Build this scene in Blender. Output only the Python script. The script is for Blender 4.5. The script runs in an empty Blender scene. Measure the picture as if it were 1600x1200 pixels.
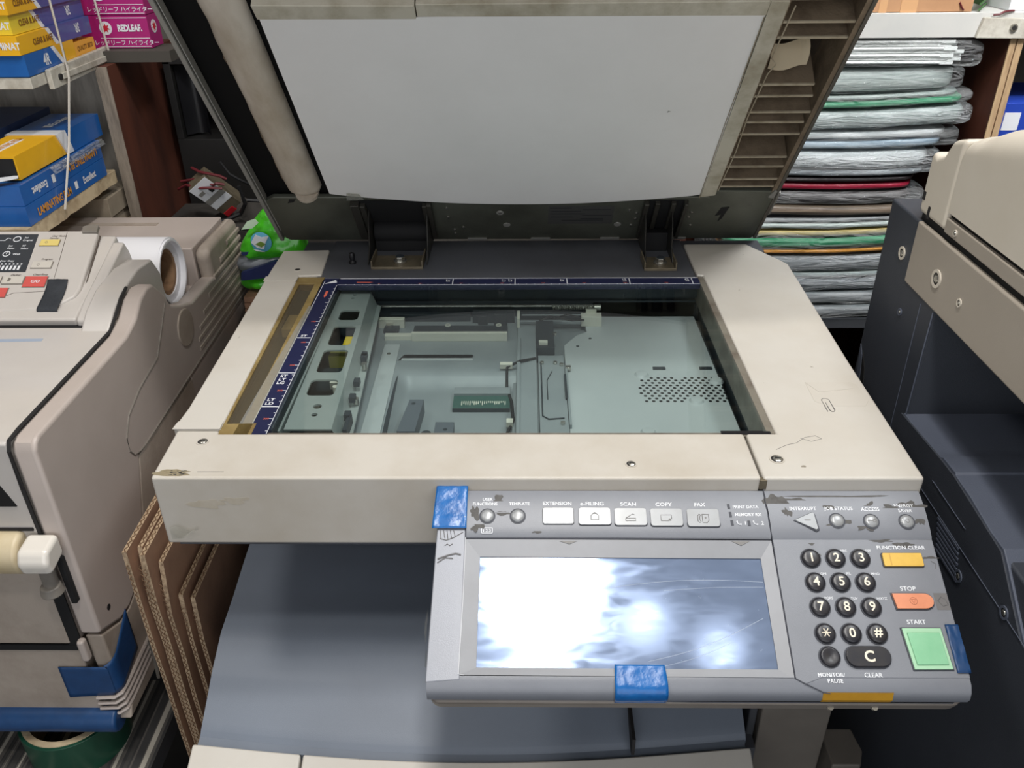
import bpy, bmesh, math, random
from mathutils import Vector, Matrix, noise
random.seed(7)
R = math.radians
S = 0.001
Z0 = 1.0                      # the glass of the middle photocopier lies 1.0 m above the floor
sc = bpy.context.scene
COL = sc.collection

# ------------------------------------------------------------------ camera
def W(p):                     # millimetres (origin: corner of the scale on the glass) -> metres
    return Vector((p[0]*S, p[1]*S, p[2]*S + Z0))
pitch, yaw, roll = 0.5310, 0.0190, -0.0110
def camdir(r, d, u):
    c, s = math.cos(pitch), math.sin(pitch)
    q = (r, d*c + u*s, -d*s + u*c)
    c, s = math.cos(yaw), math.sin(yaw)
    return Vector((c*q[0] - s*q[1], s*q[0] + c*q[1], q[2]))
cr, sr = math.cos(roll), math.sin(roll)
xr = camdir(cr, 0, sr); yu = camdir(-sr, 0, cr); zb = -camdir(0, 1, 0)
cam_data = bpy.data.cameras.new('camera')
cam = bpy.data.objects.new('camera', cam_data)
COL.objects.link(cam)
cam_data.sensor_width = 36.0
cam_data.lens = 1316.1/1600*36
cam_data.clip_start = 0.02
M4 = Matrix((xr, yu, zb)).transposed().to_4x4()
M4.translation = W((228.88, -942.25, 414.5))
cam.matrix_world = M4
sc.camera = cam
# ------------------------------------------------------------------ light
world = bpy.data.worlds.new('World'); sc.world = world
world.use_nodes = True
world.node_tree.nodes['Background'].inputs[0].default_value = (0.60, 0.68, 0.80, 1)
world.node_tree.nodes['Background'].inputs[1].default_value = 0.30
def area(name, loc, size, power, color=(1, 0.97, 0.93), target=None, shape='DISK', sy=None, spread=None):
    ld = bpy.data.lights.new(name, 'AREA')
    ld.shape = shape; ld.size = size; ld.energy = power; ld.color = color
    if sy: ld.size_y = sy
    if spread: ld.spread = math.radians(spread)
    o = bpy.data.objects.new(name, ld); COL.objects.link(o)
    o.location = W(loc)
    if target:
        o.rotation_euler = (W(target) - W(loc)).to_track_quat('-Z', 'Y').to_euler()
    return o
area('ceiling_lamp_main', (274, -690, 1500), 0.27, 6.5)
area('ceiling_lamp_deck', (330, -330, 1520), 0.10, 7.2)
area('ceiling_lamp_front', (250, -1080, 1540), 0.16, 6.5)
area('ceiling_lamp_side', (540, -780, 1560), 0.11, 0.2)
area('ceiling_lamp_far', (735, -845, 1560), 0.11, 0.16)
area('added_rear_fill', (1050, -250, 1500), 0.30, 9, (0.95, 0.98, 1.0), (800, 350, 0))  # unseen fill added to lift the rear and overall brightness
area('added_shelf_fill', (960, -560, 1400), 0.20, 1.5, (0.98, 0.98, 1.0), (880, 350, 20), spread=46)  # added narrow fill that brightens the folder packs, no real lamp
area('ceiling_lamp_left', (-650, -500, 1560), 0.35, 8, (1, 0.97, 0.93), (-350, 200, 0))
area('added_front_fill', (250, -2150, 420), 2.2, 14, (0.97, 0.98, 1.0), (230, 0, 100), 'RECTANGLE', 1.5)  # added soft fill from the front, no real opening there
sc.view_settings.view_transform = 'Standard'
sc.view_settings.look = 'None'
sc.view_settings.exposure = 0.0
sc.view_settings.gamma = 1.0
sc.view_settings.use_curve_mapping = False

# ------------------------------------------------------------------ materials
MATS = {}
def lin(c):
    return tuple(((x/255)/12.92 if x/255 <= 0.04045 else ((x/255+0.055)/1.055)**2.4) for x in c) + (1,)
def mat(name, rgb, rough=0.5, metal=0.0, dirt=None, dscale=6.0, damt=0.5, bump=0.0, bscale=200, spec=0.5, coat=0.0, emit=None, stretch=None, spots=None):
    if name in MATS: return MATS[name]
    m = bpy.data.materials.new(name); m.use_nodes = True
    nt = m.node_tree; N = nt.nodes; L = nt.links
    b = N['Principled BSDF']
    b.inputs['Base Color'].default_value = lin(rgb)
    b.inputs['Roughness'].default_value = rough
    b.inputs['Metallic'].default_value = metal
    b.inputs['Specular IOR Level'].default_value = spec
    b.inputs['Coat Weight'].default_value = coat
    tc = N.new('ShaderNodeNewGeometry')
    vec = tc.outputs['Position']
    if stretch:
        mp = N.new('ShaderNodeMapping'); mp.inputs['Scale'].default_value = stretch
        L.new(vec, mp.inputs['Vector']); vec = mp.outputs['Vector']
    if dirt:
        n = N.new('ShaderNodeTexNoise'); n.inputs['Scale'].default_value = dscale; n.inputs['Detail'].default_value = 7; n.inputs['Roughness'].default_value = .62
        L.new(vec, n.inputs['Vector'])
        r = N.new('ShaderNodeValToRGB'); r.color_ramp.elements[0].position = 0.42; r.color_ramp.elements[1].position = 0.75
        r.color_ramp.elements[0].color = (0, 0, 0, 1); r.color_ramp.elements[1].color = (damt, damt, damt, 1)
        L.new(n.outputs['Fac'], r.inputs['Fac'])
        mx = N.new('ShaderNodeMix'); mx.data_type = 'RGBA'
        mx.inputs['A'].default_value = lin(rgb); mx.inputs['B'].default_value = lin(dirt)
        L.new(r.outputs['Color'], mx.inputs['Factor'])
        out = mx.outputs['Result']
        if spots:
            n2 = N.new('ShaderNodeTexNoise'); n2.inputs['Scale'].default_value = spots[1]; n2.inputs['Detail'].default_value = 3
            L.new(vec, n2.inputs['Vector'])
            r2 = N.new('ShaderNodeValToRGB'); r2.color_ramp.elements[0].position = spots[2]; r2.color_ramp.elements[1].position = spots[2]+.03
            L.new(n2.outputs['Fac'], r2.inputs['Fac'])
            mx2 = N.new('ShaderNodeMix'); mx2.data_type = 'RGBA'
            L.new(r2.outputs['Color'], mx2.inputs['Factor']); L.new(out, mx2.inputs['A']); mx2.inputs['B'].default_value = lin(spots[0])
            out = mx2.outputs['Result']
        L.new(out, b.inputs['Base Color'])
    if bump:
        n = N.new('ShaderNodeTexNoise'); n.inputs['Scale'].default_value = bscale; n.inputs['Detail'].default_value = 3
        L.new(vec, n.inputs['Vector'])
        bp = N.new('ShaderNodeBump'); bp.inputs['Strength'].default_value = bump; bp.inputs['Distance'].default_value = 0.001
        L.new(n.outputs['Fac'], bp.inputs['Height']); L.new(bp.outputs['Normal'], b.inputs['Normal'])
    if emit:
        b.inputs['Emission Color'].default_value = lin(rgb); b.inputs['Emission Strength'].default_value = emit
    MATS[name] = m
    return m
def film(name, rgb=(235, 240, 242), mixfac=0.35, rough=0.12, bscale=60, bstr=0.9, dist=0.004, stretch=(1, 1, 1)):
    """thin clear plastic: see-through with glossy wrinkles"""
    if name in MATS: return MATS[name]
    m = bpy.data.materials.new(name); m.use_nodes = True
    nt = m.node_tree; N = nt.nodes; L = nt.links
    for x in list(N):
        if x.type == 'BSDF_PRINCIPLED': N.remove(x)
    out = [x for x in N if x.type == 'OUTPUT_MATERIAL'][0]
    tr = N.new('ShaderNodeBsdfTransparent'); tr.inputs[0].default_value = lin(rgb)
    gl = N.new('ShaderNodeBsdfPrincipled'); gl.inputs['Base Color'].default_value = lin(rgb); gl.inputs['Roughness'].default_value = rough; gl.inputs['Specular IOR Level'].default_value = .9
    mx = N.new('ShaderNodeMixShader')
    geo = N.new('ShaderNodeNewGeometry'); mp = N.new('ShaderNodeMapping'); mp.inputs['Scale'].default_value = stretch
    L.new(geo.outputs['Position'], mp.inputs['Vector'])
    n = N.new('ShaderNodeTexNoise'); n.inputs['Scale'].default_value = bscale; n.inputs['Detail'].default_value = 4; n.inputs['Distortion'].default_value = 1.2
    L.new(mp.outputs['Vector'], n.inputs['Vector'])
    bp = N.new('ShaderNodeBump'); bp.inputs['Strength'].default_value = bstr; bp.inputs['Distance'].default_value = dist
    L.new(n.outputs['Fac'], bp.inputs['Height']); L.new(bp.outputs['Normal'], gl.inputs['Normal'])
    lw = N.new('ShaderNodeLayerWeight'); lw.inputs['Blend'].default_value = 0.35
    L.new(bp.outputs['Normal'], lw.inputs['Normal'])
    mr = N.new('ShaderNodeMapRange'); mr.inputs['To Min'].default_value = mixfac*0.5; mr.inputs['To Max'].default_value = min(1, mixfac*2.2)
    L.new(lw.outputs['Facing'], mr.inputs['Value'])
    L.new(mr.outputs['Result'], mx.inputs[0]); L.new(tr.outputs[0], mx.inputs[1]); L.new(gl.outputs[0], mx.inputs[2])
    L.new(mx.outputs[0], out.inputs['Surface'])
    MATS[name] = m
    return m
def glass(name, tint=(205, 228, 226), refl=0.5):
    m = bpy.data.materials.new(name); m.use_nodes = True
    nt = m.node_tree; N = nt.nodes; L = nt.links
    for x in list(N):
        if x.type == 'BSDF_PRINCIPLED': N.remove(x)
    out = [x for x in N if x.type == 'OUTPUT_MATERIAL'][0]
    tr = N.new('ShaderNodeBsdfTransparent'); tr.inputs[0].default_value = lin(tint)
    gl = N.new('ShaderNodeBsdfGlossy'); gl.inputs['Roughness'].default_value = 0.03
    mx = N.new('ShaderNodeMixShader'); fr = N.new('ShaderNodeLayerWeight'); fr.inputs['Blend'].default_value = .5
    pw = N.new('ShaderNodeMath'); pw.operation = 'POWER'; pw.inputs[1].default_value = 4.0; L.new(fr.outputs['Facing'], pw.inputs[0])
    ma = N.new('ShaderNodeMath'); ma.operation = 'MULTIPLY_ADD'; ma.inputs[1].default_value = .8; ma.inputs[2].default_value = .035; L.new(pw.outputs[0], ma.inputs[0])
    L.new(ma.outputs[0], mx.inputs[0]); L.new(tr.outputs[0], mx.inputs[1]); L.new(gl.outputs[0], mx.inputs[2])
    L.new(mx.outputs[0], out.inputs['Surface'])
    MATS[name] = m
    return m
cream = mat('cream_plastic', (202, 197, 188), .42, dirt=(182, 172, 156), dscale=7, damt=.45, bump=.05, bscale=900, spots=((140, 132, 118), 60, .74))
cream_edge = mat('cream_plastic_front', (199, 193, 183), .45, dirt=(174, 163, 145), dscale=9, damt=.6, bump=.05, bscale=900)
cream_lid = mat('cream_lid_plastic', (188, 180, 164), .5, dirt=(128, 116, 98), dscale=14, damt=.8)
deckgrey = mat('dark_grey_plastic', (84, 86, 92), .5, dirt=(62, 62, 64), dscale=9, damt=.6, bump=.15, bscale=1500)
traygrey = mat('blue_grey_plastic', (118, 126, 138), .45, dirt=(100, 106, 116), dscale=5, damt=.5, bump=.12, bscale=1600)
darkbody = mat('deep_grey_plastic', (62, 64, 68), .55)  # one even dark grey for boards, table and column side
brownbody = mat('taupe_plastic', (112, 106, 98), .5, dirt=(92, 86, 80), dscale=12, damt=.6)
navy = mat('navy_scale_ink', (34, 38, 72), .35, dirt=(26, 30, 56), dscale=12, damt=.6)
whiteink = mat('white_ink', (232, 234, 238), .5)
orangeink = mat('orange_ink', (214, 104, 84), .5)
inkdark = mat('dark_ink', (58, 58, 62), .5)
inkgrey = mat('grey_ink', (120, 118, 116), .5)
black = mat('black_plastic', (24, 24, 27), .4)
matteblack = mat('matte_black', (14, 14, 16), .8)
seam = mat('dark_seam', (34, 32, 32), .8)
inner = mat('inner_blue_grey_steel', (192, 199, 200), .38, .1, dirt=(172, 180, 182), dscale=8, damt=.6)
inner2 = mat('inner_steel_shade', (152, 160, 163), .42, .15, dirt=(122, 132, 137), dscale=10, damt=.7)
innerdark = mat('inner_dark_metal', (52, 60, 66), .5, .2, dirt=(38, 44, 50), dscale=14, damt=.6)
carr = mat('carriage_steel', (182, 190, 188), .35, .3, dirt=(140, 154, 152), dscale=9, damt=.5)
innerwhite = mat('inner_white_plastic', (214, 214, 200), .5)
yellowfoam = mat('yellow_plastic', (224, 196, 40), .5)
steel = mat('bright_steel', (200, 198, 190), .25, .9, dirt=(120, 112, 98), dscale=80, damt=.6)
duststeel = mat('dusty_steel', (128, 118, 98), .5, .5, dirt=(86, 78, 64), dscale=40, damt=.8)
goldtape = mat('aged_adhesive_tape', (150, 130, 84), .35, dirt=(104, 82, 46), dscale=30, damt=.9, bump=.5, bscale=120)
panelgrey = mat('panel_grey_plastic', (128, 131, 138), .38, dirt=(112, 115, 122), dscale=18, damt=.5, bump=.12, bscale=1800, spec=.6)
panellight = mat('panel_silver_plastic', (142, 145, 153), .36, .15, dirt=(142, 144, 150), dscale=22, damt=.6, bump=.1, bscale=1600)
panelbezel = mat('bezel_silver_plastic', (142, 144, 149), .42, dirt=(128, 129, 132), dscale=22, damt=.6)
panelseam = mat('panel_seam', (66, 68, 76), .6)
keyblack = mat('key_black', (40, 40, 46), .32, dirt=(58, 54, 50), dscale=90, damt=.6)
keyink = mat('key_cream_ink', (236, 226, 206), .5)
btnsilver = mat('button_silver', (156, 158, 160), .32, .2, dirt=(138, 139, 138), dscale=60, damt=.5)
btnyellow = mat('button_yellow', (228, 186, 84), .35, dirt=(198, 152, 60), dscale=70, damt=.5)
btnorange = mat('button_orange', (226, 148, 112), .35, dirt=(204, 126, 92), dscale=70, damt=.5)
btngreen = mat('button_green', (142, 202, 160), .22, coat=.5, dirt=(120, 186, 140), dscale=50, damt=.5)
btngreen2 = mat('button_green_rim', (170, 214, 178), .25, coat=.4)
amber = mat('amber_lens', (196, 146, 40), .35, dirt=(168, 118, 30), dscale=60, damt=.5)
wear = mat('worn_grime', (88, 86, 84), .65, dirt=(68, 66, 64), dscale=180, damt=1)
bluetape = mat('blue_tape', (24, 104, 176), .28, dirt=(14, 74, 138), dscale=60, damt=.8, bump=.7, bscale=110, coat=.2)
bluetape2 = mat('blue_tape_matt', (30, 68, 114), .4, dirt=(24, 54, 94), dscale=40, damt=.7, bump=.3, bscale=150)
cleartape = film('clear_tape', (236, 236, 232), .13, .1, 140, .7, .002)
lidmat = mat('white_vinyl_mat', (232, 230, 228), .55, dirt=(218, 216, 213), dscale=5, damt=.6, spots=((90, 88, 84), 40, .78))
lidborder = mat('mat_border_dusty', (190, 184, 168), .55, dirt=(140, 130, 106), dscale=28, damt=.9)
lidplate = mat('lid_zinc_plate', (96, 98, 88), .5, .35, dirt=(66, 66, 58), dscale=12, damt=.9, bump=.15, bscale=500)
ribbrown = mat('dusty_brown_rib', (128, 112, 92), .7, dirt=(86, 72, 56), dscale=40, damt=.9, bump=.5, bscale=400)
ribedge = mat('dusty_cream_rib', (176, 164, 142), .6, dirt=(132, 118, 94), dscale=60, damt=.8)
ribfloor = mat('brown_dust', (70, 60, 48), .9, dirt=(44, 36, 28), dscale=30, damt=.9)
rollerbeige = mat('roller_cover_beige', (206, 196, 182), .45, dirt=(150, 132, 108), dscale=16, damt=.9, stretch=(1, .4, .4))
papercream = mat('torn_paper', (206, 190, 160), .8)
rimgrey = mat('lid_rim_grey', (150, 148, 142), .4, .2)
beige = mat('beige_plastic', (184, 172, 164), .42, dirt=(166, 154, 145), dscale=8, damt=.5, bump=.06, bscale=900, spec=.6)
beige_lit = mat('lit_beige_gloss', (202, 196, 190), .3, dirt=(184, 177, 169), dscale=9, damt=.4, coat=.2)  # paler copy of beige, light from above put into its colour
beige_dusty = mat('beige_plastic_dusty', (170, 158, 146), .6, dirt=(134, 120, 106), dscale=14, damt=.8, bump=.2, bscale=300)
beige_yellow = mat('beige_roller_yellowed', (208, 194, 164), .4, dirt=(186, 160, 110), dscale=10, damt=.8)
lever_grey = mat('latch_grey', (128, 122, 114), .35, dirt=(104, 98, 92), dscale=30, damt=.6)
dispdark = mat('display_dark_ink', (58, 62, 68), .35)
btnred = mat('button_red', (212, 92, 86), .4)
btnyel2 = mat('button_pale_yellow', (228, 206, 124), .4)
btnbeige = mat('button_beige', (206, 200, 190), .4)
blacktape = mat('black_cloth_tape', (40, 44, 50), .7, dirt=(60, 64, 70), dscale=60, damt=.7, bump=.5, bscale=700)
paperwhite = mat('roll_paper_white', (240, 240, 244), .6)
kraft = mat('kraft_core', (150, 118, 88), .85, dirt=(110, 82, 58), dscale=90, damt=.8)
card = mat('corrugated_card_face', (164, 126, 100), .85, dirt=(118, 88, 70), dscale=14, damt=.8, bump=.2, bscale=300)
cardedge = mat('corrugated_card_edge', (188, 164, 134), .85, dirt=(92, 66, 48), dscale=260, damt=1)
cardred = mat('card_red_print', (122, 72, 64), .85)
tapegreen = mat('tape_roll_green', (26, 72, 54), .35, dirt=(18, 54, 40), dscale=30, damt=.7)
rmdark = mat('charcoal_plastic', (62, 66, 74), .48, dirt=(50, 54, 61), dscale=10, damt=.5, bump=.35, bscale=1100)
rmledge = mat('charcoal_blue_plastic', (88, 94, 108), .5, dirt=(76, 82, 96), dscale=10, damt=.5, bump=.3, bscale=1100)
rmbeige = mat('warm_beige_plastic', (214, 206, 192), .42, dirt=(200, 190, 172), dscale=6, damt=.5, bump=.08, bscale=900)
rmband = mat('warm_grey_plastic', (166, 157, 145), .45, dirt=(154, 145, 133), dscale=6, damt=.5, bump=.1, bscale=900)
woodlight = mat('plywood_edge', (186, 158, 122), .7, dirt=(136, 104, 74), dscale=30, damt=.9, stretch=(4, 4, .6), bump=.5, bscale=80)
woodgrey = mat('weathered_wood_edge', (150, 138, 124), .8, dirt=(96, 86, 76), dscale=30, damt=.9, stretch=(4, 4, .6), bump=.5, bscale=80)
woodbrown = mat('red_brown_wood', (92, 50, 36), .6, dirt=(54, 30, 24), dscale=10, damt=.9, stretch=(2, 2, .4))
woodpale = mat('rough_pale_wood', (196, 178, 146), .8, dirt=(132, 108, 80), dscale=30, damt=.9, bump=.6, bscale=120)
concrete = mat('stained_grey_board', (206, 200, 190), .85, dirt=(120, 112, 104), dscale=12, damt=1, stretch=(3, 3, .6))
whiteboard = mat('painted_white_board', (198, 197, 192), .5, dirt=(180, 182, 180), dscale=10, damt=.6)
bracketwhite = mat('old_white_bracket', (200, 196, 184), .55, dirt=(140, 130, 114), dscale=40, damt=.9)
boxblue = mat('film_box_blue', (34, 96, 168), .3, dirt=(24, 80, 150), dscale=20, damt=.7, coat=.3)
boxnavy = mat('film_box_navy', (62, 80, 122), .4, dirt=(48, 64, 104), dscale=20, damt=.6)
boxviolet = mat('film_box_violet_blue', (70, 88, 150), .35, dirt=(56, 74, 134), dscale=20, damt=.6, coat=.3)
boxyellow = mat('film_box_yellow', (234, 178, 30), .35, dirt=(216, 158, 28), dscale=20, damt=.5, coat=.2)
boxlemon = mat('film_box_lemon', (226, 202, 56), .3, dirt=(208, 182, 46), dscale=20, damt=.5, coat=.4)
boxwhite = mat('film_box_white', (224, 226, 230), .4)
boxorangeink = mat('film_box_orange_ink', (214, 146, 50), .5)
boxbrownink = mat('film_box_brown_ink', (126, 84, 30), .5)
magenta = mat('magenta_box', (168, 28, 112), .4, dirt=(146, 22, 98), dscale=20, damt=.5)
cordmat = mat('white_cord', (196, 190, 180), .5)
greenbag = mat('green_foil', (74, 190, 36), .22, dirt=(50, 160, 28), dscale=40, damt=.8, bump=.9, bscale=90, coat=.5)
greybag = mat('grey_bag', (140, 144, 150), .4, dirt=(100, 106, 116), dscale=30, damt=.9, bump=.7, bscale=80)
navybag = mat('navy_bag', (36, 46, 92), .4)
skyblue = mat('sky_blue_print', (96, 176, 204), .4)
cableblack = mat('cable_black', (26, 26, 28), .5)
cablered = mat('cable_dark_red', (96, 30, 36), .5)
clutter = mat('dusty_dark_cloth', (58, 54, 50), .9, dirt=(38, 36, 34), dscale=20, damt=.9, bump=.8, bscale=60)
cartonbrown = mat('carton_brown', (186, 142, 104), .8, dirt=(164, 122, 88), dscale=16, damt=.7)
cartontape = mat('carton_tape', (206, 160, 116), .4)
bluebox = mat('blue_carton', (34, 66, 168), .5)
greenwire = mat('green_wire_rack', (70, 110, 60), .6)
film_clear = film('clear_bag_film', (246, 248, 248), .14, .05, 34, 1.0, .03, (.5, 1, 2.6))
film_thick = film('wrinkled_bag_film', (244, 247, 248), .24, .06, 44, 1.0, .035, (.45, 1, 3.0))
# striped mat on the table
m = bpy.data.materials.new('striped_table_mat'); m.use_nodes = True
nt = m.node_tree; N = nt.nodes; L = nt.links
b = N['Principled BSDF']; b.inputs['Roughness'].default_value = .6
g = N.new('ShaderNodeNewGeometry'); sx = N.new('ShaderNodeSeparateXYZ'); L.new(g.outputs['Position'], sx.inputs[0])
nz = N.new('ShaderNodeTexNoise'); nz.noise_dimensions = '1D'; nz.inputs['Scale'].default_value = 95; nz.inputs['Detail'].default_value = 1
L.new(sx.outputs['X'], nz.inputs['W'])
rp = N.new('ShaderNodeValToRGB'); rp.color_ramp.interpolation = 'CONSTANT'
rp.color_ramp.elements[0].position = 0; rp.color_ramp.elements[0].color = lin((70, 68, 66))
rp.color_ramp.elements[1].position = .64; rp.color_ramp.elements[1].color = lin((176, 170, 158))
e = rp.color_ramp.elements.new(.38); e.color = lin((58, 57, 57))
e = rp.color_ramp.elements.new(.5); e.color = lin((92, 88, 84))
L.new(nz.outputs['Fac'], rp.inputs['Fac']); L.new(rp.outputs['Color'], b.inputs['Base Color'])
stripemat = m
# LCD
m = bpy.data.materials.new('lcd_glass'); m.use_nodes = True
nt = m.node_tree; N = nt.nodes; L = nt.links
b = N['Principled BSDF']; b.inputs['Base Color'].default_value = lin((146, 164, 196)); b.inputs['Metallic'].default_value = .62
g = N.new('ShaderNodeNewGeometry'); mp = N.new('ShaderNodeMapping'); mp.inputs['Scale'].default_value = (1, 3, 3); mp.inputs['Rotation'].default_value = (0, 0, .4)
L.new(g.outputs['Position'], mp.inputs['Vector'])
nz = N.new('ShaderNodeTexNoise'); nz.inputs['Scale'].default_value = 30; nz.inputs['Detail'].default_value = 8; nz.inputs['Distortion'].default_value = .8
L.new(mp.outputs['Vector'], nz.inputs['Vector'])
mr = N.new('ShaderNodeMapRange'); mr.inputs['From Min'].default_value = .3; mr.inputs['From Max'].default_value = .75; mr.inputs['To Min'].default_value = .07; mr.inputs['To Max'].default_value = .17
L.new(nz.outputs['Fac'], mr.inputs['Value']); L.new(mr.outputs['Result'], b.inputs['Roughness'])
lcdmat = m
glassmat = glass('scanner_glass', (244, 248, 247))
glassdirty = film('dirty_slit_glass', (214, 206, 186), .07, .2, 40, .3, .002)

# ------------------------------------------------------------------ mesh helpers
FONT_CACHE = {}
def textgeo(s, bold=0.0, shear=0.0):
    key = (s, bold, shear)
    if key in FONT_CACHE: return FONT_CACHE[key]
    cu = bpy.data.curves.new('tmp_text', 'FONT'); cu.body = s; cu.size = 1.0; cu.offset = bold; cu.shear = shear
    cu.resolution_u = 3
    ob = bpy.data.objects.new('tmp_text', cu); COL.objects.link(ob)
    dg = bpy.context.evaluated_depsgraph_get()
    me = bpy.data.meshes.new_from_object(ob.evaluated_get(dg))
    vs = [(v.co.x, v.co.y) for v in me.vertices]; fs = [tuple(p.vertices) for p in me.polygons]
    bpy.data.objects.remove(ob); bpy.data.curves.remove(cu); bpy.data.meshes.remove(me)
    if vs:
        x0 = min(v[0] for v in vs); x1 = max(v[0] for v in vs); y0 = min(v[1] for v in vs); y1 = max(v[1] for v in vs)
    else: x0 = x1 = y0 = y1 = 0
    FONT_CACHE[key] = (vs, fs, (x0, x1, y0, y1))
    return FONT_CACHE[key]

class MB:
    """collects geometry in mm and links it as ONE mesh object"""
    def __init__(s, T=None):
        s.v = []; s.f = []; s.mi = []; s.T = T
    def _add(s, vs, fs, m=0, T=None):
        T = T or s.T
        n = len(s.v)
        s.v += [T(*p) if T else tuple(p) for p in vs]
        s.f += [tuple(i+n for i in f) for f in fs]; s.mi += [m]*len(fs)
    def box(s, x0, x1, y0, y1, z0, z1, m=0, T=None):
        vs = [(x, y, z) for x in (x0, x1) for y in (y0, y1) for z in (z0, z1)]
        s._add(vs, [(0, 1, 3, 2), (4, 6, 7, 5), (0, 4, 5, 1), (2, 3, 7, 6), (0, 2, 6, 4), (1, 5, 7, 3)], m, T)
        return s
    def quad(s, a, b, c, d, m=0):
        s._add([a, b, c, d], [(0, 1, 2, 3)], m); return s
    def prism(s, pts, lo, hi, axis='z', m=0, T=None):
        """pts 2D; axis z: (x,y); axis x: (y,z); axis y: (x,z)"""
        def mk(p, h):
            if axis == 'z': return (p[0], p[1], h)
            if axis == 'x': return (h, p[0], p[1])
            return (p[0], h, p[1])
        n = len(pts)
        vs = [mk(p, lo) for p in pts] + [mk(p, hi) for p in pts]
        fs = [tuple(range(n))[::-1], tuple(range(n, 2*n))] + [(i, (i+1) % n, (i+1) % n+n, i+n) for i in range(n)]
        s._add(vs, fs, m, T); return s
    def plate(s, outer, holes, z0, z1, m=0, T=None):
        """flat plate with real holes"""
        bm = bmesh.new(); edges = []
        for loop in [outer]+holes:
            vv = [bm.verts.new((p[0], p[1], z1)) for p in loop]
            for i in range(len(vv)): edges.append(bm.edges.new((vv[i], vv[(i+1) % len(vv)])))
        bmesh.ops.triangle_fill(bm, use_beauty=True, use_dissolve=False, edges=edges)
        bm.verts.index_update()
        vs = [tuple(v.co) for v in bm.verts]; fs = [tuple(v.index for v in f.verts) for f in bm.faces]
        bm.free()
        n = len(vs)
        vs2 = vs + [(x, y, z0) for x, y, z in vs]
        fs2 = fs + [tuple(i+n for i in f[::-1]) for f in fs]
        k = 0
        for loop in [outer]+holes:
            c = len(loop)
            fs2 += [(k+i, k+(i+1) % c, k+(i+1) % c+n, k+i+n) for i in range(c)]
            k += c
        s._add(vs2, fs2, m, T); return s
    def cyl(s, c, r, h0, h1, axis='z', n=24, m=0, r2=None, T=None):
        r2 = r if r2 is None else r2
        vs = []
        for h, rr in ((h0, r), (h1, r2)):
            for i in range(n):
                a = 2*math.pi*i/n; p = (c[0]+rr*math.cos(a), c[1]+rr*math.sin(a))
                vs.append((p[0], p[1], h) if axis == 'z' else ((h, p[0], p[1]) if axis == 'x' else (p[0], h, p[1])))
        fs = [tuple(range(n))[::-1], tuple(range(n, 2*n))] + [(i, (i+1) % n, (i+1) % n+n, i+n) for i in range(n)]
        s._add(vs, fs, m, T); return s
    def lathe(s, c, prof, n=24, m=0, ex=1.0, ey=1.0, axis='z', T=None):
        """prof: [(r,h)...] open profile rotated about axis through c"""
        vs = []
        for r, h in prof:
            for i in range(n):
                a = 2*math.pi*i/n; p = (c[0]+ex*r*math.cos(a), c[1]+ey*r*math.sin(a))
                vs.append((p[0], p[1], h) if axis == 'z' else ((h, p[0], p[1]) if axis == 'x' else (p[0], h, p[1])))
        fs = []
        for k in range(len(prof)-1):
            fs += [(k*n+i, k*n+(i+1) % n, (k+1)*n+(i+1) % n, (k+1)*n+i) for i in range(n)]
        if prof[-1][0] > 1e-6: fs.append(tuple(range((len(prof)-1)*n, len(prof)*n)))
        s._add(vs, fs, m, T); return s
    def ring(s, c, r0, r1, z0, z1, axis='z', n=40, m=0, T=None):
        pr = [(r0, z0), (r1, z0), (r1, z1), (r0, z1), (r0, z0)]
        vs = []
        for r, h in pr[:4]:
            for i in range(n):
                a = 2*math.pi*i/n; p = (c[0]+r*math.cos(a), c[1]+r*math.sin(a))
                vs.append((p[0], p[1], h) if axis == 'z' else ((h, p[0], p[1]) if axis == 'x' else (p[0], h, p[1])))
        fs = []
        for k in range(4):
            k2 = (k+1) % 4
            fs += [(k*n+i, k*n+(i+1) % n, k2*n+(i+1) % n, k2*n+i) for i in range(n)]
        s._add(vs, fs, m, T); return s
    def tube(s, path, r, n=8, m=0, T=None, flat=None):
        pts = [Vector(T(*p) if T else (s.T(*p) if s.T else p)) for p in path]
        vs = []; fs = []
        up = Vector((0, 0, 1))
        for i, p in enumerate(pts):
            d = (pts[min(i+1, len(pts)-1)] - pts[max(i-1, 0)])
            if d.length < 1e-9: d = Vector((1, 0, 0))
            d.normalize()
            a = d.cross(up)
            if a.length < .05: a = d.cross(Vector((1, 0, 0)))
            a.normalize(); b_ = a.cross(d)
            rr = r[i] if isinstance(r, (list, tuple)) else r
            for k in range(n):
                t = 2*math.pi*k/n
                vs.append(tuple(p + a*rr*math.cos(t) + b_*rr*math.sin(t)))
        for i in range(len(pts)-1):
            fs += [(i*n+k, i*n+(k+1) % n, (i+1)*n+(k+1) % n, (i+1)*n+k) for k in range(n)]
        fs += [tuple(range(n))[::-1], tuple(range((len(pts)-1)*n, len(pts)*n))]
        s._add(vs, fs, m, lambda *q: q); return s
    def grid(s, fn, nu, nv, m=0, closed_u=False, T=None):
        vs = [fn(i/nu, j/nv) for i in range(nu+1) for j in range(nv+1)]
        fs = [(i*(nv+1)+j, (i+1)*(nv+1)+j, (i+1)*(nv+1)+j+1, i*(nv+1)+j+1) for i in range(nu) for j in range(nv)]
        s._add(vs, fs, m, T); return s
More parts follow.
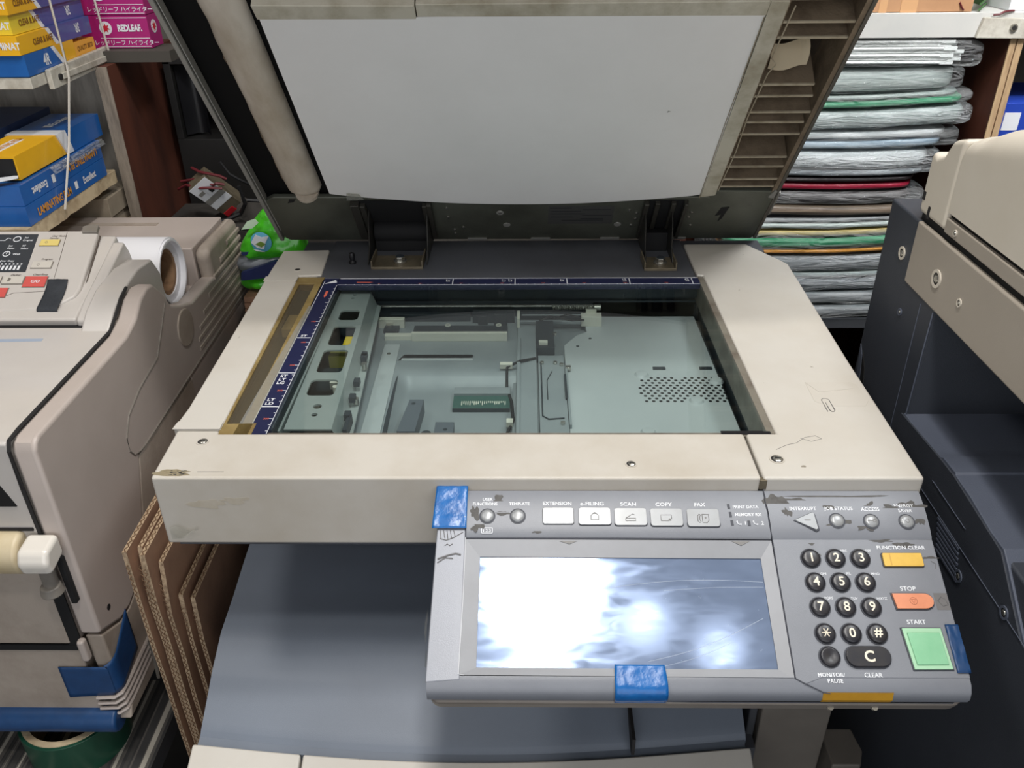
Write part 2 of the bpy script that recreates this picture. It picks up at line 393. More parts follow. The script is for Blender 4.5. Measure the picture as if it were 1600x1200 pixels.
    def text(s, t, place, h, m=0, align='c', bold=0.0, sx=1.0, valign='c', shear=0.0):
        """place(a,b): text coordinates in mm -> 3D mm"""
        vs, fs, (x0, x1, y0, y1) = textgeo(t, bold, shear)
        if not vs: return s
        k = h/0.70
        ox = {'c': (x0+x1)/2, 'l': x0, 'r': x1}[align]; oy = (y0+y1)/2 if valign == 'c' else 0
        s._add([place((x-ox)*k*sx, (y-oy)*k) for x, y in vs], fs, m, lambda *q: q); return s
    def blob(s, c, rx, ry, w, m=0, n=22, rough=.35, T=None, seed=0):
        """irregular flat patch"""
        pts = []
        for i in range(n):
            a = 2*math.pi*i/n
            k = 1 + rough*noise.noise(Vector((math.cos(a)*1.6+seed, math.sin(a)*1.6, seed*1.7)))*2
            pts.append((c[0]+rx*k*math.cos(a), c[1]+ry*k*math.sin(a)))
        s.prism(pts, w, w+.12, 'z', m, T); return s
    def pieces(s, name, mats, parent, **kw):
        """one object for every connected piece"""
        n = len(s.v); root = list(range(n))
        def find(i):
            while root[i] != i:
                root[i] = root[root[i]]; i = root[i]
            return i
        for f in s.f:
            for k in f[1:]: root[find(k)] = find(f[0])
        groups = {}
        for f, m in zip(s.f, s.mi): groups.setdefault(find(f[0]), []).append((f, m))
        out = []
        for g in groups.values():
            idx = {}; q = MB()
            for f, m in g:
                for k in f:
                    if k not in idx: idx[k] = len(q.v); q.v.append(s.v[k])
                q.f.append(tuple(idx[k] for k in f)); q.mi.append(m)
            out.append(q.build(name, mats, parent, **kw))
        return out
    def build(s, name, mats, parent=None, bevel=0, seg=2, smooth=32, recalc=True, label=None, solid=0, angle=30):
        if not isinstance(mats, (list, tuple)): mats = [mats]
        P = [Vector(W(p)) for p in s.v]
        lo = Vector([min(p[i] for p in P) for i in range(3)]); hi = Vector([max(p[i] for p in P) for i in range(3)])
        c = (lo+hi)/2
        if parent is None: c.z = lo.z
        me = bpy.data.meshes.new(name)
        me.from_pydata([tuple(p-c) for p in P], [], s.f)
        for mm in mats: me.materials.append(mm)
        for p, i in zip(me.polygons, s.mi): p.material_index = i
        if recalc:
            bm = bmesh.new(); bm.from_mesh(me)
            bmesh.ops.recalc_face_normals(bm, faces=bm.faces)
            bm.to_mesh(me); bm.free()
        me.update()
        if smooth:
            me.shade_smooth(); me.set_sharp_from_angle(angle=R(smooth))
        o = bpy.data.objects.new(name, me); COL.objects.link(o)
        if parent is not None:
            o.parent = parent
            o.location = c - WL[parent.name]
        else: o.location = c
        WL[o.name] = c.copy()
        if bevel:
            bv = o.modifiers.new('bevel', 'BEVEL'); bv.width = bevel*S; bv.segments = seg; bv.limit_method = 'ANGLE'; bv.angle_limit = R(angle); bv.harden_normals = True
        if solid:
            sd = o.modifiers.new('solid', 'SOLIDIFY'); sd.thickness = solid*S
        if label: o['label'] = label
        return o
WL = {}
def thing(name, loc, label, cat, group=None):
    o = bpy.data.objects.new(name, None); COL.objects.link(o)
    o.empty_display_size = .05
    o.location = W(loc); WL[o.name] = W(loc)
    o['label'] = label; o['category'] = cat
    if group: o['group'] = group
    return o
def tag(o, label, cat, group=None, kind=None):
    o['label'] = label; o['category'] = cat
    if group: o['group'] = group
    if kind: o['kind'] = kind
    return o
def rrect(x0, x1, y0, y1, r, n=5):
    pts = []
    for cx, cy, a0 in ((x1-r, y1-r, 0), (x0+r, y1-r, 90), (x0+r, y0+r, 180), (x1-r, y0+r, 270)):
        for i in range(n+1):
            a = R(a0+90*i/n); pts.append((cx+r*math.cos(a), cy+r*math.sin(a)))
    return pts
def circ(cx, cy, r, n=16, ey=1):
    return [(cx+r*math.cos(2*math.pi*i/n), cy+r*ey*math.sin(2*math.pi*i/n)) for i in range(n)]

# ================================================================== the room
def structure(o): o['kind'] = 'structure'; return o
FL = -1000
flo = mat('floor_dark', (58, 56, 54), .7, dirt=(40, 38, 36), dscale=6, damt=.8)
wallm = mat('wall_paint_grey', (112, 108, 102), .8, dirt=(84, 80, 74), dscale=4, damt=.8)
structure(MB().box(-1500, 1900, -2200, 800, FL-40, FL).build('floor', flo, smooth=0))
structure(MB().box(-1500, 1900, 700, 800, FL, 1600).build('wall_back', wallm, smooth=0))
structure(MB().box(-1560, -1500, -2200, 800, FL, 1600).build('wall_left', wallm, smooth=0))
structure(MB().box(1900, 1960, -2200, 800, FL, 1600).build('wall_right', wallm, smooth=0))
structure(MB().box(-1560, 1960, -2200, 800, 1600, 1640).build('ceiling', mat('ceiling_paint', (206, 204, 200), .8), smooth=0))

# ================================================================== middle photocopier
CP = thing('photocopier', (230, -140, FL), 'middle photocopier with raised lid, open scanner glass and tilted grey touch-screen panel', 'photocopier')
# --- body below the scanner
b = MB()
b.box(-76, 446, -425, 150, FL, -290)
b.box(-76, 446, -200, 150, -290, -206)
b.build('lower_body', deckgrey, CP)
b = MB(); b.box(-60, 446, -20, 150, -206, -71); b.build('exit_cavity_back', matteblack, CP)
# output tray: sloping blue-grey surface with bulging front
prof = [(-20, -206), (-235, -206), (-262, -210), (-300, -217), (-346, -223), (-384, -238), (-398, -246), (-429, -262), (-434, -266)]
def bulge(x):
    t = (x+76)/(430+76); return math.sin(math.pi*max(0, min(1, t)))
def trayfn(u, v):
    x = -76 + u*(508)
    k = v*(len(prof)-1); i = min(int(k), len(prof)-2); f = k-i
    y = prof[i][0]*(1-f)+prof[i+1][0]*f; z = prof[i][1]*(1-f)+prof[i+1][1]*f
    w = max(0, (-y-300)/130)
    return (x, y - 17*bulge(x)*w, z)
b = MB(); b.grid(trayfn, 30, 40)
# side and front skirts
for x in (-76, 432):
    pts = [trayfn((x+76)/508, j/40) for j in range(41)]
    vs = pts + [(p[0], p[1], -300) for p in pts]
    b._add(vs, [(j, j+1, j+42, j+41) for j in range(40)])
pts = [trayfn(i/30, 1) for i in range(31)]
b._add(pts + [(p[0], p[1], -300) for p in pts], [(j, j+1, j+32, j+31) for j in range(30)])
tray = b.build('output_tray', traygrey, CP, smooth=40)
b = MB(); b.box(324, 327, -452, -400, -264, -243); b.build('tray_groove', seam, CP)
# low lip between tray and cream cover
def frontcurve(x): return -436 - 17*bulge(x)
b = MB(); xs = [-76 + i*(506/24) for i in range(25)]
top = [(x, frontcurve(x)+2, -266) for x in xs]; out_ = [(x, frontcurve(x)-6, -267) for x in xs]
b._add(top+out_+[(p[0], p[1], -300) for p in out_], [(i, i+1, i+26, i+25) for i in range(24)]+[(i+25, i+26, i+51, i+50) for i in range(24)])
b.build('tray_lip', traygrey, CP)
# cream front covers (two panels meeting at a seam)
for x0, x1 in ((-80, 23), (25, 434)):
    b = MB(); n = 14
    xs = [x0+(x1-x0)*i/n for i in range(n+1)]
    A = [(x, frontcurve(x)-7, -264) for x in xs]; B = [(x, frontcurve(x)-60, -284) for x in xs]; C_ = [(x, frontcurve(x)-66, -300) for x in xs]; D = [(x, frontcurve(x)-66, -700) for x in xs]; E_ = [(x, frontcurve(x)-7, -700) for x in xs]
    rows = [A, B, C_, D, E_]
    vs = sum(rows, []); fs = []
    for k in range(5):
        k2 = (k+1) % 5
        fs += [(k*(n+1)+i, k*(n+1)+i+1, k2*(n+1)+i+1, k2*(n+1)+i) for i in range(n)]
    fs += [tuple(k*(n+1) for k in range(5)), tuple(k*(n+1)+n for k in range(5))]
    b._add(vs, fs)
    b.build('front_cover', cream, CP, bevel=2)
# right column under the panel
b = MB(); b.box(449, 514, -416, -60, FL, -90); b.box(440, 448, -410, -60, FL, -90, 1)
b.build('right_column', [brownbody, darkbody], CP, bevel=2)
b = MB(); b.prism([(517, -436), (517, -395), (548, -395), (551, -420), (544, -436)], -700, -300); b.build('column_block', brownbody, CP, bevel=2)
# --- scanner housing
b = MB()
b.box(-70, 548, -388, 148, -71, -64)                      # floor of the housing
b.build('housing_base', deckgrey, CP)
b = MB(); b.prism([(-78, -392), (419, -392), (419, -327), (-43, -327), (-43, -322), (-81, -322)], -67, 3)
fc = b.build('scanner_front_cover', cream_edge, CP, bevel=3, seg=3)
b = MB(); b.prism([(421, -392), (550, -392), (553, -200), (561, 58), (555, 70), (523, 128), (440, 128), (440, 24), (447, 22), (447, -327), (421, -327)], -30, 3)
b.build('scanner_right_cover', cream, CP, bevel=2.5, seg=3)
b = MB(); b.prism([(449, -386), (546, -386), (556, 56), (520, 124), (449, 124)], -64, -30.5); b.build('scanner_right_wall', deckgrey, CP)
b = MB(); b.prism([(-81, -321), (-86, -318), (-84, -285), (-93, 47), (-93, 110), (-32, 112), (-25, 27), (-53, 25), (-43, -321)], -66, 3)
lc = b.build('scanner_left_cover', cream, CP, bevel=2, seg=2)
b = MB(); b.prism([(-85.5, -321), (-84.6, -309), (-43.6, -309), (-43, -321)], 3, 3.9); b.prism([(-93, 8), (-93.4, 22), (-52.6, 22), (-52.4, 8)], 3, 3.5); b.pieces('tape_layer', cream, lc, bevel=.3)
b = MB(); b.box(-31, 439, 22, 150, -66, 1); b.box(-70, 545, 112, 152, -66, -1)
hd = b.build('hinge_deck', deckgrey, CP, bevel=1.5)
b = MB(); b.box(-24, -14, 24, 60, 1.2, 1.6); b.build('deck_label', mat('dark_blue_label', (40, 52, 84), .5), hd) if False else None
# screws
def screw_hole(x, y, z, par, r=7, head=True, dark=True):
    b = MB()
    b.ring((x, y), r*.78, r, z, z+.5, n=24, m=0)
    b.cyl((x, y), r*.8, z-.2, z+.15, n=20, m=1)
    if head:
        b.lathe((x+.5, y-.5), [(r*.62, z+.1), (r*.62, z+1), (r*.4, z+1.8), (0, z+2)], n=16, m=2)
        b.box(x-r*.35, x+r*.45, y-.9, y-.1, z+2, z+2.3, 1)
    return b.build('screw', [cream_edge, seam, steel], par)
screw_hole(-52, -340, 3, fc, 5.5); screw_hole(316, -373, 3, fc, 5, True)
screw_hole(438, -366, 3, CP, 6.5)
screw_hole(-59, 44, 3, lc, 4.5, False)
# small marks and grime on the cream covers
b = MB()
for (x, y, rx, ry, sd) in ((-62, -385, 16, 5, 1),):
    b.blob((x, y), rx, ry, 3.02, 0, seed=sd)
b.build('residue', film('tape_residue', (206, 196, 170), .35, .25, 80, .5, .002), fc)
b = MB()
for k in range(26):
    x = -58 + random.uniform(-7, 7); y = -386 + random.uniform(-3, 4); b.box(x, x+random.uniform(1, 3), y, y+.5, 3.15, 3.25)
b.box(-42, -20, -384, -383.6, 3.05, 3.12); b.build('scribble', inkdark, fc)
b = MB(); b.tube([(441, -352, 3.1), (452, -345, 3.1), (461, -342, 3.1), (470, -334, 3.1), (480, -331, 3.1), (484, -336, 3.1), (474, -340, 3.1), (466, -335, 3.1)], .22, 4)
b.build('pencil_mark', inkgrey, CP)
# paper clip emblem and recess on the right cover
b = MB()
pc = [(503, -292), (503, -272), (505, -269.5), (508, -269.5), (510, -272), (510, -290), (508.5, -292), (506.5, -292), (505.5, -290), (505.5, -277)]
b.tube([(x, y, 3.2) for x, y in pc], .35, 5); b.build('paper_clip_emblem', inkdark, CP)
b = MB(); b.prism([(497, -240), (541, -240), (545, -244), (547, -272), (540, -283), (505, -283), (496, -274)], 3.0, 3.3); b.prism([(497, -240), (541, -240), (539, -252), (505, -258)], 3.3, 3.6)
b.build('clip_recess', cream_edge, CP, bevel=.3)
# seam bracket at the front edge between front and right covers
b = MB(); b.box(418.2, 424, -393, -388, -8, 1); b.build('latch_clip', duststeel, CP, bevel=.5)
# gap above the control panel
b = MB(); b.box(162, 550, -391.5, -380, -66, -8.5); b.build('panel_gap', matteblack, CP)
# deck front stains
b = MB(T=lambda x, z, w: (x, -392.2-w, z)); b.blob((-34, -24), 14, 5, -.15, 0, seed=4, rough=.5); b.blob((-12, -20), 12, 3, -.15, 0, seed=6, rough=.6)
b.build('smudge', mat('yellowed_smudge', (184, 174, 156), .5, dirt=(196, 188, 174), dscale=60, damt=1), fc)
b = MB()
def strandfn(u, v):
    return (-72+u*24, -395-3*math.sin(u*7)*math.sin(v*4), -48 - v*(4+8*(1-u)) + 3*math.sin(u*6+v*3))
b.grid(strandfn, 16, 6); b.build('loose_tape', cleartape, fc)
# --- glass, frame strips and scales
b = MB(); b.box(1, 446, -326, -.5, -2.2, .2); gl = b.build('platen_glass', glassmat, CP, smooth=0)
b = MB(); b.box(0, 446, -329, -323.5, -6, 1.2); b.box(440, 446.8, -326, 20, -30, 2)
b.build('glass_frame', mat('frame_aluminium_grey', (140, 134, 122), .45, .3, dirt=(100, 84, 74), dscale=30, damt=.9), CP, bevel=.4)
b = MB(); b.box(436, 443, -327, -323, .5, 2.4); b.box(400, 437, -327, -322, 1.3, 2.2); b.build('black_clip', black, CP)
b = MB(); b.prism([(-1, 20), (446, 20), (446, 0), (-1, 0)], -6, 1.0); r1 = b.build('top_scale', navy, CP, bevel=.3)
b = MB(); b.prism([(-20, 20), (-2, 20), (-.5, 0), (-.5, -327), (-18, -327)], -6, 1.0); r2 = b.build('left_scale', navy, CP, bevel=.3)
zt = 1.15
b = MB()                                                # ticks, lines and text of the top scale (read from the far side)
b.box(0, 440, 18.6, 19.6, 1.0, zt); b.box(0, 440, .4, .9, 1.0, zt)
for k in range(1, 43):
    x = k*10; b.box(x-.3, x+.3, 0, 2.2 if k % 5 else 3.4, 1.0, zt)
for x in (139.7, 215.9, 279.4, 355.6, 431.8): b.box(x-.6, x+.6, 0, 17.5, 1.0, zt)
flip = lambda cx, cy: (lambda a, b_: (cx-a, cy-b_, zt))
side = lambda cx, cy: (lambda a, b_: (cx-b_, cy+a, zt))
for x, t in ((139.7, 'ST'), (215.9, 'LT'), (279.4, 'ST'), (355.6, 'LG'), (431.8, 'LD')):
    b.text(t, side(x-6, 12.5), 4.5, bold=.02)
b.text('LT', side(202, 12.5), 4.5, bold=.02)
b.build('lettering', whiteink, r1)
b = MB()
for k in range(1, 9):
    b.text(str(k*50), flip(k*50, 4.4), 2.2, m=0, bold=.01)
b.prism([(22, 7), (38, 7), (42, 8), (38, 9), (22, 9)], 1.0, zt)
b.build('scale_figures', orangeink, r1)
b = MB()
b.box(-1.2, -.7, -325, 0, 1.0, zt); b.box(-18.2, -17.6, -325, 12, 1.0, zt)
for k in range(1, 33): b.box(-(3.2 if k % 5 else 5), -.8, -k*10-.3, -k*10+.3, 1.0, zt)
for y in (139.7, 215.9, 279.4): b.box(-17.5, -1, -y-.6, -y+.6, 1.0, zt)
fl = lambda cx, cy: (lambda a, b_: (cx+a, cy+b_, zt))
b.text('ST', fl(-10.5, -135), 4.4, bold=.02)
for i, t in enumerate(('ST', 'LT', 'LG')): b.text(t, fl(-10.5, -222-6.8*i), 4.6, bold=.02)
for i, t in enumerate(('LT', 'LD')): b.text(t, fl(-11.5, -267-6.8*i), 4.6, bold=.02)
b.prism([(-2.2, 8), (-17, 4), (-5, 15.5)], 1.0, zt)
b.build('lettering', whiteink, r2)
b = MB()
for k in range(2, 7): b.text(str(k*50), fl(-7.5, -k*50-.2), 2.6, bold=.01)
b.prism([(-10.5, -18), (-10.5, -32), (-9, -36), (-7.5, -32), (-7.5, -18)], 1.0, zt)
b.build('scale_figures', orangeink, r2)
# narrow feeder slit left of the scale, edged with old tape
b = MB(); b.prism([(-50, -320), (-41, -320), (-48, 20), (-56, 20)], -8, 1.3); b.prism([(-44, -327), (-14, -327), (-14, -308), (-45, -309)], -8, 1.5); b.prism([(-54, 4), (-22, 4), (-20, 24), (-55, 24)], -8, 1.2)
b.prism([(-27, -312), (-18, -312), (-21, 8), (-29, 8)], -8, 1.1)
b.build('aged_tape_strip', goldtape, CP, bevel=.4)
b = MB(); b.prism([(-43, -312), (-26, -312), (-29, 6), (-49, 6)], -1, -.2); b.build('slit_glass', glassdirty, CP, smooth=0)
b = MB(); b.box(-50, -20, -322, 10, -46, -44, 0); b.prism([(-42, -300), (-30, -300), (-32, -150), (-40, -150)], -30, -28, 'z', 1); b.box(-42, -28, -150, -100, -30, -26, 2); b.box(-38, -24, -215, -185, -31, -26, 3); b.box(-46, -30, -98, -60, -20, -10, 4)
b.box(-36, -31, -260, -200, -27.9, -27, 5)
b.build('slit_mechanism', [innerdark, mat('maroon_strip', (92, 34, 46), .5), woodpale, mat('pale_pink_label', (196, 168, 158), .6), innerwhite, navy], CP)
b = MB(); b.prism([(-30, -327), (-17, -327), (-17, -60), (-22, -60)], 1.2, 1.5); b.build('clear_tape_edge', cleartape, CP)
# --- interior below the glass
b = MB()
b.box(-18, 446, -327, -322, -63, -6, 1); b.box(-2, 0, -322, 20, -63, -6, 2); b.box(-18, 446, 20, 22, -63, 0, 2); b.box(446, 448.5, -327, 22, -63, -3, 2)
b.box(-18, 446, 12, 20, -22, -8, 2)
b.build('inner_wall', [inner2, inner2, innerdark], CP)
b = MB()
def floorfn(u, v):
    x = 0+u*222; y = 20 - v*345
    d1 = min(1, max(0, (-y-122)/22)); e = min(1, max(0, (x-84)/14))
    z = -50 - 13*d1*e
    return (x, y, z)
b.grid(floorfn, 60, 60); b.box(215, 446, -327, 20, -63, -58)
b.build('inner_floor', inner2, CP, smooth=60)
b = MB(); b.prism([(62, -60), (80, -60), (86, -325), (66, -325)], -53, -49); b.prism([(80, -30), (84, -30), (92, -325), (88, -325)], -53, -51, 'z', 1)
b.cyl((70, -84), 2.2, -49, -48, m=2, n=12); b.box(56, 74, -30, -12, -53, -46, 1); b.cyl((62, -18), 4.5, -46, -43, m=2, n=14)
b.build('inner_rail', [inner, innerdark, steel], CP)
# perforated right plate
b = MB()
pl = [(312, 16), (310, -4), (302, -6), (303, -26), (290, -36), (274, -62), (272, -325), (442, -325), (440, 16)]
b.prism(pl, -56, -50); b.prism([(312, 18), (440, 18), (440, 16), (312, 16)], -56, -30)
gp = b.build('fan_plate', inner, CP, bevel=.6)
b = MB(); cnt = 0
for r_ in range(10):
    y = -139 - r_*5.4; x = 352 + (3.7 if r_ % 2 else 0)
    while x < 441:
        cx, cy = (x-408)/58, (y+166)/34
        inside = abs(cx) ** 3 + abs(cy) ** 3 < 1.0
        if inside and not (math.hypot(x-396, y+134) < 8) and not (math.hypot(x-408, y+187) < 9) and math.hypot(x-357, y+132) > 8:
            b.cyl((x, y), 1.9, -50.1, -49.8, n=10)
        x += 7.4
b.build('perforation', matteblack, gp)
b = MB()
for x, y in ((357, -132), (408, -187), (437, -146), (350, -246)): b.lathe((x, y), [(8, -50), (6, -47.6), (3.5, -47.2), (0, -47.2)], n=20)
for x in (378, 430): b.box(x-7, x+7, -121, -116, -50, -48.6, 1)
for x, y in ((318, 0), (306, -44), (290, -64)): b.cyl((x, y), 2, -50, -49.7, m=1, n=10)
b.box(312, 322, 6, 8, -50, -48, 1)
b.pieces('plate_boss', [inner, innerdark], gp)
# centre column and motor cover
b = MB(); b.box(219, 241, -325, -22, -58, -43); b.box(219, 223, -325, -60, -43, -40)
b.build('centre_beam', inner2, CP, bevel=.8)
b = MB(); b.box(241, 262, -90, -20, -58, -38, 1); b.prism([(243, -92), (272, -92), (272, -325), (243, -325)], -58, -47)
b.tube([(246, -110, -46), (246, -222, -46), (252, -228, -46), (268, -226, -46)], .8, 6, 1)
b.tube([(258, -130, -46), (252, -150, -46), (252, -190, -46)], .5, 6, 1)
for x, y in ((247, -112), (262, -112), (269, -116), (266, -236), (263, -58)): b.cyl((x, y), 2.4, -47 if y < -90 else -38, -44 if y < -90 else -35, m=2, n=12)
b.box(270.5, 273, -190, -140, -47, -44, 1); b.box(272.5, 275, -240, -118, -50, -45, 0); b.box(273, 279, -126, -120, -48, -44, 2)
b.build('motor_cover', [inner2, innerdark, steel], CP, bevel=.5)
b = MB(); b.box(93, 207, -46, -20, -53, -44, 1); b.box(93, 207, -51, -46, -50, -39)
b.box(60, 93, -48, -40, -52, -44); b.box(48, 80, -16, -8, -50, -38); b.box(297, 322, -12, 0, -50, -37); b.box(303, 316, -2, 3, -40, -33)
for x in (134, 196): b.ring((x, -22), 2.2, 3.6, -43.8, -42, n=14)
b.build('inverter_cover', [innerwhite, innerdark], CP, bevel=.5)
b = MB(); b.box(86, 165, -98, -74, -53, -50.5, 1); b.prism([(82, -98), (164, -98), (168, -90), (168, -84), (88, -84)], -51, -50); b.box(86, 168, -98, -93, -50.4, -49.6, 0)
b.build('inner_ledge', [inner, inner2], CP)
b = MB(); b.box(151, 212, -188, -163, -63, -58, 1); b.box(151, 212, -188.6, -188, -63, -58, 0)
for k in range(22): b.box(160+k*2.2, 161.2+k*2.2, -180+random.uniform(-3, 3), -175, -58, -57.2, 2)
b.box(151, 212, -163, -150, -63, -55, 3)
b.build('circuit_board', [innerdark, mat('circuit_green', (56, 92, 84), .5), innerwhite, inner2], CP, bevel=.2)
b = MB(); b.prism([(107, -190), (122, -190), (119, -250), (101, -250)], -62, -46); b.box(137, 156, -246, -224, -62, -52); b.cyl((128, -235), 5, -62, -58, n=14, m=1)
for x, y in ((112, -198), (148, -238)): b.cyl((x, y), 2.2, -46 if y > -220 else -52, -45.5 if y > -220 else -51.5, m=1, n=10)
b.build('sensor_block', [mat('sensor_grey', (92, 100, 108), .5), innerdark], CP, bevel=.5)
b = MB(); b.tube([(300, -14, -40), (285, -20, -38), (270, -12, -38), (258, -8, -38), (246, -16, -40)], 1.2, 6); b.tube([(300, -10, -40), (280, -4, -37), (264, -14, -38), (250, -4, -40)], 1.0, 6)
b.tube([(240, -108, -42), (222, -118, -40), (208, -122, -46), (208, -146, -58), (214, -180, -56), (216, -215, -56), (210, -236, -58), (206, -300, -60)], 1.6, 6)
b.build('cable', cableblack, CP)
b = MB(); b.box(200, 214, -122, -116, -48, -42); b.box(209, 216, -225, -217, -58, -52); b.box(244, 254, -84, -78, -38, -34); b.box(218.5, 222, -30, -8, -43, -30)
b.pieces('cable_connector', innerwhite, CP, bevel=.4)
b = MB(); b.cyl((14, -34), 1.8, 30, 320, 'x', 10); b.build('guide_rod', steel, CP)
b = MB()
sp = [(262+i*.35, 11+2.6*math.cos(i*1.0), -35+2.6*math.sin(i*1.0)) for i in range(150)]
b.tube(sp, .7, 5); b.cyl((11, -35), 4, 314, 322, 'x', 12); b.build('spring', mat('spring_steel', (190, 190, 180), .35, .7), CP)
b = MB(); b.box(60, 160, 2, 10, -50, -40); b.box(163, 215, -2, 8, -52, -36); b.box(170, 182, -8, -2, -50, -38); b.box(190, 206, -10, -2, -50, -34); b.box(222, 300, -6, -1, -50, -46, 1)
b.box(222, 300, 0, 3, -42, -37, 0); b.box(224, 312, -3, -2, -40, -38, 1); b.box(20, 440, 16, 19, -60, -28, 0)
b.build('drive_bracket', [innerdark, inner2], CP, bevel=.5)
# moving carriage
outer = [(1, 10), (3, 14), (34, 14), (38, 10), (50, -298), (6, -298)]
holes = [rrect(10.5, 33, -70, -44, 5), rrect(9.5, 34.5, -132, -86, 5), rrect(8.5, 35, -192, -143, 5), rrect(7.5, 35, -238, -207, 5)]
holes += [circ(20, 0, 2.4), circ(19, -10, 2.2), circ(23, -258, 4.2), circ(23, -273, 3)]
holes = [[(x+max(0, -y)*.022, y) for x, y in h] for h in holes]
b = MB(); b.plate(outer, holes, -14, -12)
ca = b.build('scanner_carriage', carr, CP)
b = MB(); b.prism([(38, 10), (50, 2), (66, -298), (50, -298)], -30, -28); b._add([(38, 10, -12), (50, -298, -12), (58, -298, -30), (46, 4, -30)], [(0, 1, 2, 3)]); b.box(0, 2, -298, 10, -34, -14)
for y in (-148, -152, -205, -236, -268): b.box(47+(-y)*.03, 53+(-y)*.03, y, y+9, -22, -16, 1)
b.cyl((57, -160), 3, -26, -19, m=2, n=12); b.cyl((60, -230), 3, -26, -20, m=2, n=12); b.box(58, 62, -290, -262, -28, -18, 1)
b.build('carriage_flange', [carr, innerdark, steel], ca)
b = MB(); b.box(3, 46, -296, 8, -40, -36, 0); b.box(26, 40, -118, -98, -36, -19, 1); b.cyl((30, -226), 7, -36, -24, m=2); b.box(14, 22, -232, -216, -36, -26, 3); b.box(14, 42, -140, -128, -36, -22, 4); b.cyl((36, -210), 3, -36, -18, m=3); b.box(24, 38, -186, -170, -36, -28, 3)
b.build('lamp_assembly', [innerdark, yellowfoam, mat('brown_grey_roller', (86, 72, 66), .5), innerwhite, mat('olive_foam', (140, 136, 70), .7)], ca)
# --- hinges on the deck
for (x0, x1, y0, y1) in ((33, 99, 48, 92), (377, 418, 40, 84)):
    b = MB(); b.box(x0, x1, y0, y1, 1, 2.6); b.box(x0, x1, y0, y0+1.6, 2.6, 4.5)
    b.box(x0, x0+2, y0+1, y1, 2.6, 12); b.box(x1-2, x1, y0+1, y1, 2.6, 12)
    hp = b.build('hinge_plate', duststeel, CP, bevel=.6)
    xm = (x0+x1)/2+2; ym = y0+20
    b = MB(); b.cyl((xm, ym), 8.5, 2.6, 6, n=24); b.cyl((xm, ym), 6.2, 6, 11, n=6); b.cyl((xm, ym), 5, 11, 12, n=20, m=1)
    b.build('bolt', [steel, innerdark], hp, bevel=.4)
    b = MB()
    if x0 < 100:
        b.box(30, 102, 112, 150, 1, 30, 0); b.cyl((122, 26), 15, 30, 102, 'x', 24, 0)
        for x in (27, 102): b.prism([(60, 2), (95, 2), (150, 2), (150, 60), (112, 78), (88, 50), (80, 20)], x, x+1.6, 'x', 1)
    else:
        b.box(384, 415, 108, 150, 1, 26, 0)
        for x in (381, 415): b.prism([(60, 2), (95, 2), (140, 2), (140, 50), (100, 66), (84, 44), (76, 16)], x, x+1.6, 'x', 1)
    b.build('hinge_arm', [matteblack, mat('hinge_dark_steel', (58, 57, 54), .4, .4)], CP, bevel=1)
b = MB(); b.lathe((6, 70), [(5, 1), (5, 3), (3, 5), (4, 12), (3, 15), (0, 16)], n=14); b.build('lid_sensor_pin', black, CP)

# --- raised lid, tilted 50 degrees about its rear hinge
ct, st_ = math.cos(R(50)), math.sin(R(50))
def LF(x, s, w): return (x, 152 - s*ct - w*st_, s*st_ - w*ct)
LID = MB(LF)
LID.box(-104, 463, 104, 505, -70, -10); LID.box(-104, 541, 2, 104, -60, -7); LID.box(463, 541, 104, 505, -74, -52)
lid = LID.build('lid', mat('lid_body_dark', (9, 9, 10), .75, spec=.2), CP)
b = MB(LF); b.prism([(-94, 2), (536, 2), (540, 24), (540, 118), (462, 120), (458, 106), (-88, 110), (-101, 100), (-101, 12)], -7, 0)
lp = b.build('hinge_side_plate', lidplate, lid, bevel=2)
b = MB(LF)
b.box(18, 105, 14, 103, .2, 1.0); b.box(381, 428, 16, 101, .2, 1.0)
b.prism([(-72, 98), (-64, 100), (-60, 106), (-68, 106)], .1, .6); b.prism([(478, 82), (488, 84), (484, 56), (480, 48), (481, 66), (474, 62)], .1, .6)
b.pieces('recess_shade_patch', matteblack, lp)  # flat black patches, the dark of the recesses put into colour
b = MB(LF); b.box(8, 19, 20, 103, .5, 9); b.box(104, 110, 20, 103, .5, 9); b.box(19, 26, 14, 98, .5, 7); b.box(98, 105, 14, 98, .5, 7)
b.box(378, 384, 16, 101, .5, 8); b.box(428, 433, 16, 101, .5, 8); b.box(392, 398, 30, 100, .5, 6); b.box(412, 418, 30, 100, .5, 6)
b.pieces('hinge_bracket', mat('zinc_bracket_dark', (74, 72, 66), .4, .5), lp, bevel=.8)
b = MB(LF)
for x, s_ in ((128, 84), (134, 30), (128, 62), (146, 36), (134, 20), (196, 72), (362, 77), (372, 70), (372, 56), (368, 40), (442, 72), (440, 60), (446, 40), (90, 104)):
    b.lathe((x, s_), [(2.4, 0), (2.2, 1), (0, 1.6)], n=12, m=0)
for x in (196, 350, 204): b.lathe((x, 42 if x > 200 else 72), [(5, .1), (4.6, .8), (0, .9)], n=16, m=1)
for x0 in (150, 236, 330, 420): b.box(x0, x0+26, 4, 8, .2, 2, 1)
b.pieces('rivet', [steel, rimgrey], lp)
b = MB(LF); b.box(258, 342, 44, 88, .05, .3, 0)
for i, (x0, x1, s_) in enumerate(((260, 288, 82), (262, 300, 74), (262, 306, 68), (302, 338, 78), (302, 340, 64), (262, 290, 60), (300, 330, 56), (276, 330, 52))): b.box(x0, x1, s_, s_+1.6, .3, .42, 1)
b.build('rating_label', [mat('rating_label_grey', (72, 72, 70), .5), mat('rating_label_print', (44, 44, 48), .6)], lp)
